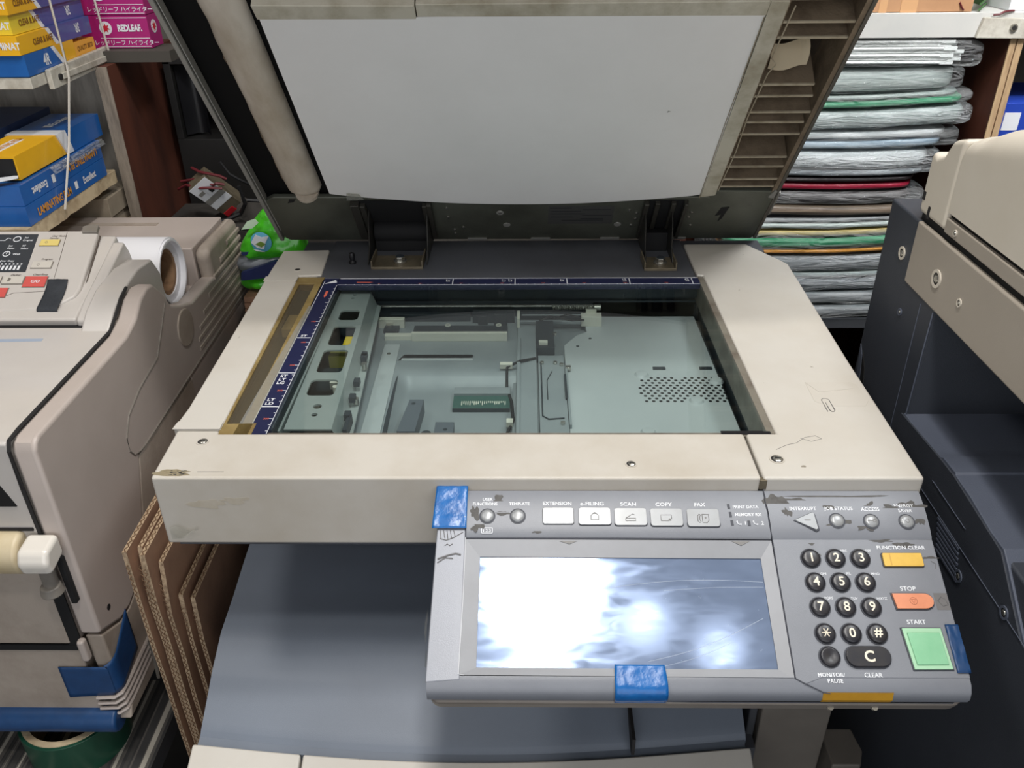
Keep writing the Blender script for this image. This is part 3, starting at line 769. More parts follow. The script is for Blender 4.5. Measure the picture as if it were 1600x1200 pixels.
# outer rims
b = MB(LF); b.box(-106, -101, 6, 505, -70, 3); b.box(-100, -98.6, 30, 505, -9, 1); lr = b.build('left_rim', rimgrey, lid, bevel=.8)
b = MB(LF); b.box(537, 541, 6, 505, -74, 2); b.build('right_rim', mat('rim_dark_grey', (92, 88, 80), .5), lid, bevel=.6)
# roller cover on the left (rounded beige bar)
def rollfn(u, v):
    a = math.pi*(u); s_ = 112+v*393
    e = noise.noise(Vector((0, v*14, 3)))*1.6
    w_ = 21.5 + noise.noise(Vector((u*2, v*9, 0)))*.5
    endk = min(1, v*30)
    return (-45 - w_*math.cos(a)*(0.75+.25*endk)+e*(1 if u < .2 else 0), s_, -9 + 15*math.sin(a)*(.5+.5*endk))
b = MB(LF); b.grid(rollfn, 16, 120); b.cyl((-45, -8), 15, 108, 113, 'y', 20)
b.build('roller_cover', rollerbeige, lid, smooth=50)
b = MB(LF)
pth = [(-66+random.uniform(-2, 1.5), 140+i*14, -8) for i in range(27)]
b.tube(pth, 1.2, 5); b.tube([(x+3.2, s_, w) for x, s_, w in pth], .6, 5)
b.build('brittle_edge', ribbrown, lid)
# white mat
def matfn(u, v):
    x = -13+u*458
    s0 = 124 - 21*math.sin(math.pi*min(1, max(0, u)))**.8 - 6*u
    s_ = s0 + v*(415-s0)
    w = 3.5 + 1.5*math.sin(math.pi*u)*(1-v) + .5*noise.noise(Vector((u*3, v*3, 1)))
    return (x, s_, w)
b = MB(LF); b.grid(matfn, 40, 30)
for j in (0,):   # bottom edge thickness
    e1 = [matfn(i/40, 0) for i in range(41)]
    b._add([*e1, *[(p[0], p[1]+1, p[2]-3.5) for p in e1]], [(i, i+1, i+42, i+41) for i in range(40)])
b.build('white_mat', lidmat, lid, recalc=False)
b = MB(LF); b.prism([(445, 112), (463, 116), (463, 430), (446, 430)], -8, 3.8); b.prism([(-15, 414), (130, 413), (130, 429), (-16, 431)], -8, 4.4); b.prism([(131, 415), (446, 413), (446, 430), (131, 430)], -8, 3.8)
b.build('mat_border', lidborder, lid, bevel=.8)
b = MB(LF); b.tube([(444, 112, 4.4), (443.5, 260, 4.4), (444.5, 412, 4.4)], .5, 5); b.prism([(6, 112), (9, 128), (24, 126), (28, 113)], 5.6, 5.9, 'z', 1)
b.pieces('mat_tape_line', [mat('tan_line', (150, 140, 118), .6), cleartape], lid)
# ribbed duct on the right
b = MB(LF); b.box(463, 537, 112, 505, -52, -50)
b.box(463, 466, 116, 505, -50, -2, 1); b.box(532, 537, 116, 505, -50, 0, 1)
duct = b.build('vent_duct', [ribfloor, ribbrown], lid)
for s_, xe in ((127, 532), (143, 532), (169, 532), (188, 530), (231, 532), (252, 530), (269, 532), (295, 526), (313, 522), (379, 532), (399, 532), (427, 533), (452, 533), (480, 533)):
    b = MB(LF); b.box(466, xe, s_-1.2, s_+1.2, -42, -3, 0); b.box(466, xe, s_-1.3, s_+1.3, -3, -1.6, 1)
    b.build('rib', [ribbrown, ribedge], duct)
def torn(u, v): return (470+u*38+3*math.sin(v*3), 332-v*2+u*2+ (18*v if u > .8 else 12*v), -6 - v*24 + 3*math.sin(u*5))
b = MB(LF); b.grid(torn, 10, 5); b.build('torn_flap', papercream, duct)
b = MB(LF); b.tube([(466, 120, -1), (469, 200, -1), (467, 262, -1), (470, 330, -1), (474, 345, 0), (468, 352, -1), (471, 420, -1)], .7, 5); b.build('adhesive_thread', ribedge, duct)
b = MB(LF); b.prism([(530, 108), (541, 104), (541, 122), (534, 122)], -3, 2); b.prism([(541, 60), (545, 60), (545, 112), (541, 112)], -40, -2); b.build('corner_bracket', rimgrey, lid)

# --- control panel, tilted 27 degrees
cp_, sp_ = math.cos(R(27)), math.sin(R(27))
def PF(u, v, w): return (u, -394 - v*cp_ - w*sp_, -8 - v*sp_ + w*cp_)
b = MB(PF)
def corner_outline(x0, x1, v0, v1, r):
    pts = [(x0+5, v0), (x1, v0)]
    pts += [(x1, v1-r)] + [(x1-r+r*math.cos(R(a)), v1-r+r*math.sin(R(a))) for a in (20, 45, 70, 90)] + [(x0+5, v1), (x0, v1-5)]
    return pts
b.prism(corner_outline(157, 547, -1, 158, 10), -14, -3)
panel = b.build('control_panel', panelgrey, CP, bevel=3, seg=3)
b = MB(PF); b.prism(corner_outline(157.5, 546, 2, 163, 10), -30, -14.3)
b.build('panel_underside', mat('panel_base_taupe', (138, 130, 122), .45, dirt=(112, 104, 96), dscale=20, damt=.6), CP, bevel=3)
# top strip: gently convex band with the mode buttons
def band(u0, u1):
    pr = [(-1, -3), (0, -1), (6, .6), (20, 1.8), (32, 1.4), (40, .2), (42, -1), (42, -3)]
    return pr, u0, u1
for (u0, u1) in ((181.6, 421.4), (422.2, 546.5)):
    b = MB(PF); pr, a_, c_ = band(u0, u1); b.prism([(v, w) for v, w in pr], a_, c_, 'x')
    b.build('button_strip', panelgrey, panel, smooth=40)
def W_(v): # surface height of the top band
    pts = [(0, -1), (6, .6), (20, 1.8), (32, 1.4), (40, .2)]
    for (a, wa), (c, wc) in zip(pts, pts[1:]):
        if a <= v <= c: return wa+(wc-wa)*(v-a)/(c-a)
    return 0
# left cheek
b = MB(PF); b.prism([(160, -1), (181, -1), (181, 150), (156, 152), (156, 148), (158, 40)], -3, 0); b.build('left_cheek', panellight, panel, bevel=1)
b = MB(PF); b.tube([(181.2, 41, .4), (181, 90, .4), (179.8, 146, .2), (184, 146.6, .2)], .35, 6); b.build('pale_seam_line', mat('pale_line_plastic', (214, 216, 220), .3), panel)  # thin pale line along the cheek seam
# front lip
b = MB(PF); b.prism([(147, -3), (147, -.4), (152, -.6), (157, -3.4), (160.5, -8), (161, -13), (147, -13)], 157, 546, 'x'); b.build('front_lip', panelgrey, panel, smooth=60)
# keypad plate
b = MB(PF); b.prism([(422.2, 42), (546.5, 42), (546.5, 147.5), (441, 147.5), (428, 152), (422.2, 148)], -3, 0); kp = b.build('keypad_plate', panelgrey, panel, bevel=.6)
# dark seams
b = MB(PF)
b.tube([(421.6, -1, 0), (421, 10, 1.4), (421.4, 30, 1.6), (422, 42, .2), (421.6, 80, 0), (421.8, 148, 0), (428, 151.5, 0), (441, 157, -3), (446, 157.5, -3.6)], .45, 5)
b.tube([(181.3, -1, 0), (181.3, 20, 2), (181.3, 41, .2)], .4, 5); b.tube([(181, 41.6, .2), (300, 41.6, .3), (421, 42.4, .3)], .4, 5)
b.tube([(156.5, 158, -14), (350, 161.5, -14), (536, 161.5, -14), (546, 152, -14), (546.5, 20, -14)], .5, 5)
b.build('panel_seam', panelseam, panel)
# bezel
b = MB(PF)
o_ = [(181.6, 42.5), (421, 43.2), (421.2, 147.5), (180.4, 146.5)]; i_ = [(193, 56.5), (411, 57.5), (411, 141.5), (192.5, 141)]
vs = [(x, y, .1) for x, y in o_]+[(x, y, -1.3) for x, y in i_]
b._add(vs, [(k, (k+1) % 4, (k+1) % 4+4, k+4) for k in range(4)])
b._add([(x, y, -1.3) for x, y in i_]+[(x, y, -3) for x, y in i_], [(k, (k+1) % 4, (k+1) % 4+4, k+4) for k in range(4)], 1)
b.build('screen_bezel', [panelbezel, panelseam], panel, smooth=0)
b = MB(PF); b.prism([(193, 56.5), (411, 57.5), (411, 141.5), (192.5, 141)], -3, -2.2); b.build('touch_screen', lcdmat, panel, smooth=0)
b = MB(PF)
b.prism([(255, 44), (269, 44), (263, 46.4)], .1, .3); b.prism([(390, 44), (404, 44), (397, 47.4)], .1, .3)
b.pieces('alignment_mark', inkgrey, panel)
# scratches on screen
b = MB(PF)
def arc(p0, p1, sag, n=12):
    return [(p0[0]+(p1[0]-p0[0])*t/n, p0[1]+(p1[1]-p0[1])*t/n - sag*math.sin(math.pi*t/n), -2.15) for t in range(n+1)]
b.tube(arc((284, 82), (410, 76), 4), .12, 4); b.tube(arc((334, 83), (410, 80), 1), .10, 4); b.tube(arc((318, 136), (406, 104), -4), .14, 4); b.tube(arc((326, 140), (380, 122), -2), .12, 4)
for k in range(26):
    x = random.uniform(200, 405); y = random.uniform(62, 138); a = random.uniform(.6, 2.4); l = random.uniform(.4, 1.8)
    b.tube([(x, y, -2.16), (x+l*math.cos(a), y+l*math.sin(a), -2.16)], .05, 3)
b.build('scratch', mat('scratch_white', (206, 214, 226), .5), panel, smooth=0)
# writing
pt = lambda u, v, w=None: (lambda a, b_: PF(u+a, v-b_, (W_(v) if w is None else w)+.18))
def TX(*a, **k):
    q = MB(PF); q.text(*a, **k); q.build('lettering', whiteink, panel, smooth=0)
b = MB(PF)
TX('USER', pt(198, 8.6), 2.5, bold=.02); TX('FUNCTIONS', pt(196, 12.8), 2.5, bold=.02); TX('TEMPLATE', pt(223.5, 12.6), 2.5, bold=.02)
TX('EXTENSION', pt(254, 12.2), 2.9, bold=.02, sx=1.05); TX('e-FILING', pt(282, 12.4), 3.1, bold=.02, sx=1.15)
TX('SCAN', pt(311, 12.8), 2.9, bold=.02, sx=1.2); TX('COPY', pt(339.5, 13), 2.9, bold=.02, sx=1.2); TX('FAX', pt(368.3, 13.2), 2.9, bold=.02, sx=1.15)
TX('PRINT DATA', pt(394.5, 15.2), 2.5, align='l', bold=.012); TX('MEMORY RX', pt(395.2, 22.0), 2.6, align='l', bold=.02)
TX('1', pt(402.5, 29.2), 2.9, bold=.02); TX('2', pt(416, 29.2), 2.9, bold=.02)
for uu in (397.5, 410.5):
    b.tube([(uu-1.6, 27.4, W_(28)+.2), (uu-1.2, 29.2, W_(28)+.2), (uu, 30.2, W_(28)+.2), (uu+1.7, 30.4, W_(28)+.2)], [.8, .4, .4, .8], 6)
TX('INTERRUPT', pt(450, 16.6), 2.9, bold=.015); TX('JOB STATUS', pt(478, 17), 2.9, bold=.015); TX('ACCESS', pt(503, 17.2), 2.9, bold=.015); TX('ENERGY', pt(530.5, 14), 2.9, bold=.01); TX('SAVER', pt(530.5, 18.4), 2.7, bold=.01)
for (a0, a1, c0, c1) in ((193.5, 202.5, 33.2, 33.7), (193.5, 202.5, 37.6, 38.1), (193.5, 194, 33.2, 38.1), (202, 202.5, 33.2, 38.1)): b.box(a0, a1, c0, c1, 1, 1.45)
TX('1.2.3', pt(198, 35.7, 1.2), 2.4, bold=.02)
z0 = 0
k_ = lambda u, v: (lambda a, b_: PF(u+a, v-b_, .15))
TX('FUNCTION CLEAR', k_(520.5, 48.8), 2.9, bold=.012, sx=1.08); TX('STOP', k_(518, 81.6), 3.3, bold=.015, sx=1.05); TX('START', k_(518, 107), 3.2, bold=.015, sx=1.05)
TX('MONITOR/', k_(448, 145.4), 2.9, bold=.015, sx=.95); TX('PAUSE', k_(450, 149.6), 2.9, bold=.015, sx=.95); TX('CLEAR', k_(478, 145.4), 3.2, bold=.015, sx=.95)
for (u, v, t) in ((475.5, 51.5, 'ABC'), (494.5, 51.5, 'DEF'), (456.5, 70, 'GHI'), (475.5, 70, 'JKL'), (496, 70, 'MNO'), (457, 89.3, 'PQRS'), (476, 89.3, 'TUV'), (496.5, 89.3, 'WXYZ')):
    TX(t, k_(u, v), 1.9, bold=.01)
b.pieces('panel_icon', whiteink, panel, smooth=0)
b = MB(PF)
for (u, v) in ((391, 15), (391.5, 22), (392, 29), (405.3, 29.3)): b.prism([(u-1, v-2.2), (u+1, v-2.2), (u+1.2, v+2.2), (u-.8, v+2.2)], W_(v), W_(v)+.35)
b.pieces('indicator_light', panelseam, panel)
# worn grime patches on the panel
b = MB(PF)
for (u, v, rx, ry, sd, w) in ((430, 12, 8, 7, 1, None), (437, 20, 3, 4, 2, None), (446, 9, 9, 2.2, 3, None), (470, 17, 5, 3, 4, None), (481, 27, 5, 3, 5, None), (474, 30, 6, 2, 6, None), (497, 32, 7, 3.6, 7, None), (503, 14, 4, 3, 8, None), (520, 16, 6, 2.6, 9, None), (536, 15, 9, 4, 10, None), (490, 6, 30, 1.3, 11, None), (540, 26, 4, 7, 12, None), (523, 46.5, 6, 1.8, 13, 0), (508, 43.5, 10, 1.2, 14, 0),
                       (188, 20, 4, 6, 15, None), (190, 31, 4, 4, 16, None), (206, 10, 4, 4, 17, None), (212, 21, 6, 1.6, 18, None), (238, 36, 5, 1.8, 19, None), (456, 55, 1.6, 1.2, 20, 0), (452, 46, 2, 1, 21, 0), (540, 57, 5, .8, 22, 0)):
    ww = (W_(v) if w is None else w)
    b.blob((u, v), rx, ry, ww-.1 if w is None else .02, 0, n=26, rough=.55, seed=sd*1.37)
b.pieces('worn_patch', wear, panel, smooth=0)
b = MB(PF)
b.tube([(160, 59, .2), (168, 56, .2), (174, 54.5, .2), (178, 55.5, .2)], .7, 5); b.tube([(160, 62, .2), (166, 58, .2), (172, 58.5, .2)], .5, 5)
b.tube([(165, 48, .2), (167, 46.5, .2), (169, 48, .2), (171, 46.4, .2)], .35, 5)
for k in range(5): b.tube([(161+k*2.6, 35, .2), (161.8+k*2.8, 41+random.uniform(-1, 2), .2)], .25, 4)
b.tube([(161, 42, .2), (166, 43.4, .2), (172, 41, .2), (179, 36.5, .2)], .4, 4)
b.tube([(541, 60, .2), (544, 62, .2), (543, 66, .2)], .25, 4); b.tube([(541, 88, .2), (538, 91, .2), (541, 95, .2), (545, 94, .2), (544, 90, .2), (541, 88, .2)], .35, 4); b.box(536, 546, 85, 98, 0, .12)
b.pieces('ink_mark', mat('faded_ink', (112, 110, 110), .6), panel, smooth=0)
# round top buttons
for u, v in ((198, 23.5), (222.3, 23.5), (475, 27), (501.8, 27.6), (529.6, 27.8)):
    b = MB(PF); w0 = W_(v)-1.6
    b.ring((u, v), 5.4, 6.5, w0, w0+1.9, n=28, m=1); b.lathe((u, v), [(5.4, w0), (5.4, w0+2.4), (4.7, w0+3.1), (3, w0+3.5), (0, w0+3.6)], n=28)
    if u in (501.8,): b.ring((u+2, v), .9, 1.5, w0+3.4, w0+3.7, m=2, n=12); b.box(u-3.4, u+.6, v-.35, v+.35, w0+3.3, w0+3.65, 2)
    if u == 529.6: b.ring((u, v), 1.3, 1.7, w0+3.45, w0+3.7, m=2, n=14)
    b.build('round_button', [btnsilver, panelseam, inkgrey], panel, smooth=50)
b = MB(PF); w0 = W_(26)-1.2; b.prism([(441.5, 27), (456, 20.5), (457.5, 21.5), (458.6, 34), (457, 35)], w0, w0+2.6); b.box(449, 454, 26.6, 27.4, w0+2.6, w0+2.8, 1)
b.build('interrupt_button', [btnsilver, inkgrey], panel, bevel=1)
b = MB(PF); b.prism([(440, 27), (456, 19.2), (459, 21), (460.2, 35), (457.4, 36.6)], w0-.2, w0+1.4); b.build('button_rim', panelseam, panel, bevel=.6)
# five mode buttons
for i, u in enumerate((242, 271, 299.5, 328, 357)):
    b = MB(PF); v0, v1 = 16.2+i*.35, 30.6+i*.45; w0 = W_(23)-1.4
    b.prism(rrect(u-.7, u+26, v0-.7, v1+.7, 2.4), w0-.6, w0+1.2, m=1)
    b.prism(rrect(u, u+25.2, v0, v1, 2), w0-.5, w0+2.6)
    c_ = (u+12.6, (v0+v1)/2+.6); zt_ = w0+2.6
    def line(pts, r=.34): b.tube([(c_[0]+p[0], c_[1]+p[1], zt_) for p in pts], r, 4, 2)
    if i == 1: line([(-3, 2.5), (-3, -1), (-1.6, -2.6), (1.6, -2.6), (3, -1), (3, 2.5), (-3, 2.5)]); line([(-1, -2.6), (-.6, -3.6), (.6, -3.6), (1, -2.6)])
    if i == 2: line([(-4, 3), (-4, .8), (4, .8), (4, 3), (-4, 3)]); line([(-4, .8), (1.6, -2.8), (3.2, -2)])
    if i == 3: line([(-4.5, 2.6), (-4.5, -2.4), (4, -2.4), (4, 1), (1.6, 1), (1.6, 2.6), (-4.5, 2.6)]); b.box(c_[0]+1.6, c_[0]+3.4, c_[1]+1.2, c_[1]+2.6, zt_, zt_+.2, 2)
    if i == 4:
        line([(-3, -3.6), (-4.4, -2), (-4.4, 2.4), (-3, 3.8), (-2, 2.8), (-2.8, 1.6), (-2.8, -1.4), (-2, -2.6), (-3, -3.6)]); line([(-.8, -3.4), (4.2, -3.4), (4.2, 2), (2.6, 3.8), (-.8, 3.8), (-.8, -3.4)]); b.cyl((c_[0]+1.7, c_[1]-.4), .8, zt_, zt_+.2, n=10, m=2)
    b.build('mode_button', [btnsilver, panelseam, inkgrey], panel, bevel=.7)
# number keys
cols = (449, 468, 487); rows = (58, 77, 96.3, 116)
for j, row in enumerate((('1', '2', '3'), ('4', '5', '6'), ('7', '8', '9'), ('*', '0', '#'))):
    for i, t in enumerate(row):
        u, v = cols[i], rows[j]; b = MB(PF)
        b.ring((u, v), 7.0, 8.0, 0, .6, n=32, m=2)
        b.lathe((u, v), [(7.1, 0), (7.1, 2), (6.6, 2.8), (5.4, 3.3), (3, 3.5), (0, 3.55)], n=32)
        if t == '*':
            for a in (0, 60, 120):
                ca_, sa_ = math.cos(R(a)), math.sin(R(a)); b.tube([(u-3.4*ca_, v-3.4*sa_, 3.62), (u+3.4*ca_, v+3.4*sa_, 3.62)], .45, 5, 1)
        else:
            b.text(t, (lambda a, b_, u=u, v=v: PF(u+a, v-b_, 3.68)), 6.8, 1, bold=.015)
        b.build('number_key', [keyblack, keyink, panelseam], panel, smooth=50)
b = MB(PF); b.ring((449, 132.8), 7.0, 8.0, 0, .6, n=32, m=1); b.lathe((449, 132.8), [(7.1, 0), (7.1, 2), (6.4, 2.8), (5.4, 2.9), (3, 2.3), (0, 2.1)], n=32); b.build('monitor_key', [keyblack, panelseam], panel, smooth=50)
b = MB(PF); b.prism(rrect(459.6, 493.6, 124.6, 141, 8, 8), 0, .7, m=2); b.prism(rrect(460.6, 492.6, 125.6, 140, 7, 8), 0, 3)
b.text('C', (lambda a, b_: PF(477+a, 132.8-b_, 3.12)), 7.6, 1, bold=.03)
b.build('clear_key', [keyblack, keyink, panelseam], panel, bevel=1.2)
b = MB(PF); b.prism(rrect(503.2, 535, 53.2, 65.2, 1.5), 0, .5, m=2); b.prism(rrect(504, 534, 54, 64.4, 1), 0, 2.2); b.box(509, 510, 54.4, 64, 2.2, 2.3, 1)
b.build('function_clear_button', [btnyellow, mat('button_yellow_mark', (206, 160, 70), .4), panelseam], panel, bevel=.6)
b = MB(PF); st = [(504.4, 86), (527, 86)]+[(528+6*math.cos(R(a)), 91.6+5.6*math.sin(R(a))) for a in range(-75, 80, 25)]+[(527, 97.4), (506, 97.4)]
b.prism([(x+(.9 if x > 515 else -.9), y+(.9 if y > 91 else -.9)) for x, y in st], 0, .5, m=2); b.prism(st, 0, 2.2)
b.ring((519, 91.8), 2.5, 2.9, 2.2, 2.35, n=20, m=1); b.tube([(517.4, 90.6, 2.3), (520.6, 90.6, 2.3), (519, 94, 2.3), (517.4, 90.6, 2.3)], .2, 4, 1)
b.build('stop_button', [btnorange, mat('stop_mark', (172, 104, 76), .5), panelseam], panel, bevel=.6)
b = MB(PF); b.prism([(504.5, 111.2), (534.6, 111.2), (536.4, 142.4), (507, 142.6)], 0, .8, m=2); b.prism([(505.4, 112), (533.8, 112), (535.4, 141.6), (507.8, 141.8)], 0, 2.0, m=1); b.prism([(508, 115.6), (531.6, 115.6), (532.6, 138.6), (510, 138.8)], 2.0, 3.2, m=0)
b.build('start_button', [btngreen, btngreen2, panelseam], panel, bevel=.7)
b = MB(PF); b.prism([(157.0, -3), (157.0, -2.8), (161.0, -8.5), (161.3, -13), (157, -13)], 441, 491, 'x'); b.build('warning_lamp', amber, panel, bevel=.3)
b = MB(PF); b.prism(circ(450, 163.2, 2.4, 12), -22, -20); b.prism(circ(482, 163.2, 2.4, 12), -22, -20); b.pieces('underside_screw', steel, CP)
# tapes on the panel
def tapefn(u0, u1, v0, v1, amp, seed, wbase):
    def fn(a, c):
        u = u0+(u1-u0)*a; v = v0+(v1-v0)*c
        return (u, v, wbase(v)+.35+amp*abs(noise.noise(Vector((a*3+seed, c*4, seed)))))
    return fn
b = MB(PF)
def f1(a, c):
    v = -4+c*38; u = 156.2+a*25.5-2*c*(1-a)
    w = (1.9 if v > 0 else 1.9+v*.2) + 1.0*abs(noise.noise(Vector((a*3, c*3, 1))))
    return (u, v, w)
b.grid(f1, 14, 18); b.build('blue_tape_strip', bluetape, panel, solid=.3, smooth=60, recalc=False)
b = MB(PF)
def f2(a, c):
    t = c*46; u = 293+a*36+2*math.sin(c*4)*(a-.3)
    if t < 14: v, w = 139+t, .5
    elif t < 24: q = (t-14)/10*math.pi/2; v, w = 153+8.6*math.sin(q), -8.4+8.9*math.cos(q)
    else: v, w = 161.8, -8.4-(t-24)
    w_ = .9*abs(noise.noise(Vector((a*3, c*5, 5))))
    return (u, v+w_*.4, w+w_)
b.grid(f2, 16, 30); b.build('blue_tape_strip', bluetape, panel, solid=.3, smooth=60, recalc=False)
b = MB(PF)
def f3(a, c):
    v = 109+c*35; t = a*15
    e = 1.6*noise.noise(Vector((c*6, 1, 2)))*(a > .8)
    if t < 9: u, w = 538+t, .5
    else: u, w = 547.4, .5-(t-9+e)
    return (u, v, w + 1.1*abs(noise.noise(Vector((a*3, c*5, 9)))))
b.grid(f3, 10, 18); b.build('blue_tape_strip', bluetape2, panel, solid=.3, smooth=60, recalc=False)
b = MB(PF)
b.grid(lambda a, c: (154.8-1.8*math.sin(c*5)*a-a, 95+c*45, -2-a*8), 4, 14); b.build('torn_tape_edge', cleartape, panel, recalc=False)

# ================================================================== left desktop copier on its table
TZ = -420
b = MB(); b.box(-1100, -186, -700, 262, TZ-24, TZ, 1); b.box(-1100, -186, -700, 262, TZ, TZ+1.2, 0)
tb = thing('side_table', (-600, -140, FL), 'low table covered with a grey striped mat, under the beige desktop copier', 'table')
b.build('table_top', [stripemat, darkbody], tb, smooth=0)
for x in (-1060, -226):
    for y in (-660, 230): MB().box(x-20, x+20, y-20, y+20, FL, TZ-24).build('leg', woodbrown, tb)

DC = thing('desktop_copier', (-450, -50, TZ), 'beige desktop copier on the left with slanted key panel and blue taped front', 'photocopier')
b = MB(); b.box(-680, -215, -240, 200, TZ+1.2, -345); b.build('base', matteblack, DC)
b = MB(); b.prism([(-350, -84), (-350, 6), (-348, 8), (-128, 8), (-128, -110), (-350, -110)], -720, -219, 'x')
b.build('top_lid', beige_lit, DC, bevel=5, seg=3)
b = MB(); b.box(-720, -219, -349, -125, -234, -110); b.build('front_body', beige, DC, bevel=2)
# right side cover with big rounded corner and hump
sidep = [(-350, -222), (-350, -2), (-346, 6), (-338, 9), (-150, 9), (-122, 16), (-100, 29), (-80, 34), (-64, 31), (-46, 14), (-30, -12), (0, -24), (30, -34), (100, -36), (243, -50), (243, -113), (-160, -119), (-190, -117), (-240, -234), (-266, -236), (-290, -243), (-312, -241), (-346, -223)]
b = MB(); b.prism(sidep, -216, -195, 'x'); sc_ = b.build('side_cover', beige, DC, bevel=9, seg=4, angle=50)
b = MB(); b.prism([(-160, -119.5), (243, -113.5), (243, -345), (-262, -345), (-345, -345), (-348, -225), (-312, -243), (-290, -245), (-266, -238), (-240, -236), (-190, -119)], -214, -196, 'x')
b.build('lower_side_cover', beige_dusty, DC, bevel=3)
b = MB()
def sx_(pts, dx=.3): return [(-195+dx, y, z) for y, z in pts]
b.tube(sx_([(-46, 0), (-97, -46), (-155, -54), (-190, -66), (-206, -84), (-207, -100), (-200, -110), (-186, -114), (-174, -115), (-11, -110), (230, -104)]), .8, 6)
b.build('side_seam', lever_grey, sc_)
b = MB(); b.tube([(-217.5, y, z) for y, z in [(-350, -105), (-351, -40), (-350.5, 0), (-346, 8), (-330, 9.2), (-140, 9.2), (-125, 16), (-100, 30), (-82, 35)]], 1.9, 6); b.build('lid_seam', seam, DC)
# upper rear block with ribbed side
b = MB(); b.box(-720, -218, 116, 243, -113, 4); b.build('rear_cover', beige, DC, bevel=2)
b = MB(); b.prism([(116, -50), (116, -30), (112, -6), (118, 1), (126, 3), (236, 3), (243, -4), (243, -113), (20, -113), (20, -40)], -216, -196.5, 'x'); rc = b.build('rear_side_cover', beige_dusty, DC, bevel=8, seg=4, angle=50)
for k in range(8):
    z = -15 - k*12.0; y0 = (185, 150, 116, 84, 56, 34, 24, 22)[k]
    b = MB(); b.prism([(-197, z-4.6), (-197, z+4.6), (-194.2, z+3.4), (-194.2, z-2.0)], y0, 242, 'y'); b.build('vent_rib', beige_dusty, rc, bevel=.8)
b = MB(); b.box(-720, -196, -20, 243, -345, -113.5, 0); b.box(-720, -216, -128, 116, -113, -50, 0); b.build('rear_body', beige, DC)
b = MB(); b.cyl((-8, -52), 24, -197, -193.2, 'x', 28, ); b.build('side_dial', beige_dusty, DC, bevel=1.5)
b = MB(); b.box(-460, -300, 205, 216, 4, 4.8); b.box(-290, -262, 118, 120, 4, 5, 1); b.build('cover_seam', [beige_dusty, seam], DC)
# arm left of the hump (inner wall) and slot
b = MB(); b.prism([(-140, 5), (-135, 9), (-116, 22), (-86, 33), (-40, 40), (0, 36), (15, 12), (16, -50), (-140, -50)], -252, -220, 'x'); b.build('lid_arm', beige_lit, DC, bevel=3, seg=2)
b = MB(); b.box(-252, -196, -126, -100, 3, 12); b.build('arm_foot', beige_dusty, DC, bevel=2)
b = MB(); b.box(-720, -252, -128, -96, 2, 7); b.build('feed_slot', matteblack, DC)
# key panel, tilted 22 degrees
c2, s2_ = math.cos(R(22)), math.sin(R(22))
def QF(u, v, w): return (u, -97 + v*c2 - w*s2_, 25 + v*s2_ + w*c2)
b = MB(QF); b.prism([(-720, -14), (-330, -14), (-300, -10), (-284, -2), (-274, 8), (-272, 20), (-280, 112), (-284, 116), (-720, 116)], -8, 0)
kpan = b.build('key_panel', beige_lit, DC, bevel=4, seg=3)
b = MB(); b.prism([(-120, 5), (-122, 15), (-60, 34), (14, 61), (17, 50), (17, 5)], -720, -262, 'x', ); b.prism([(-122, 5), (-122, 14), (-96, 26), (0, 58), (8, 44), (17, 5)], -262, -248, 'x')
b.build('panel_base', beige_lit, DC, bevel=3)
b = MB(QF); b.prism([(-298, 110), (-280, 110), (-281, 122), (-290, 124), (-300, 120)], -2, 3); b.build('panel_clip', lever_grey, kpan, bevel=1)
b = MB(QF); b.prism([(-720, 46), (-343, 46), (-350, 109), (-720, 109)], .02, .5); b.build('display_field', dispdark, kpan, bevel=.2)
def key(x0, x1, v0, v1, name, mt, lab=None, sl=.06):
    b = MB(QF); f = lambda v: -(v-v0)*sl
    b.prism([(x0-.8, v0-.8), (x1+.8, v0-.8), (x1+.8+f(v1), v1+.8), (x0-.8+f(v1), v1+.8)], 0, .5, m=1)
    b.prism([(x0, v0), (x1, v0), (x1+f(v1), v1), (x0+f(v1), v1)], 0, 1.4, m=0)
    if lab: b.text(lab, (lambda a, c: QF((x0+x1)/2+a, (v0+v1)/2+c, 1.5)), 4, 2, bold=.02)
    if name == 'standby_key' or name == 'program_key': b.ring(((x0+x1)/2-4, (v0+v1)/2), 1.6, 2.1, 1.4, 1.6, m=1, n=4)
    if name == 'darker_key': b.prism([(x0+5, v0+3), (x0+8, v0+4), (x0+8.5, v0+6), (x0+8, v0+8), (x0+5, v0+9)], 1.4, 1.6, m=1)
    b.build(name, [mt, lever_grey, whiteink], kpan, bevel=.5)
key(-342, -320, 89, 99, 'standby_key', btnyel2); key(-339, -316, 52, 62, 'program_key', btnbeige); key(-338, -313, 22, 38, 'clear_key', btnred, 'C/O')
key(-363, -340, 27, 38, 'darker_key', btnbeige); key(-390, -366, 27, 38, 'lighter_key', btnbeige); key(-390, -352, 6, 20, 'start_key', btnred)
q = lambda u, v: (lambda a, c: QF(u+a, v+c, .65))
b = MB(QF)
for t, u, v, h in (('Set', -362, 103, 2.6), ('Original', -359, 98, 2.6), ('Set', -376, 89, 2.6), ('Paper', -374, 84.5, 2.6), ('RF', -360, 89, 2.6), ('Select', -358, 84.5, 2.6), ('Wait', -364, 75, 3), ('Lighter Copy', -372, 63.5, 2.6)):
    b.text(t, q(u, v), h, 0, bold=.015)
b.ring((-372.5, 100.5), 3.6, 4.6, .5, .7, n=24); b.ring((-376, 75.5), 3.4, 4.4, .5, .7, n=24); b.box(-376.4, -375.6, 75, 80.5, .5, .8); b.tube([(-392, 98, .7), (-386, 98, .7), (-384, 102, .7), (-380, 101, .7)], .4, 4)
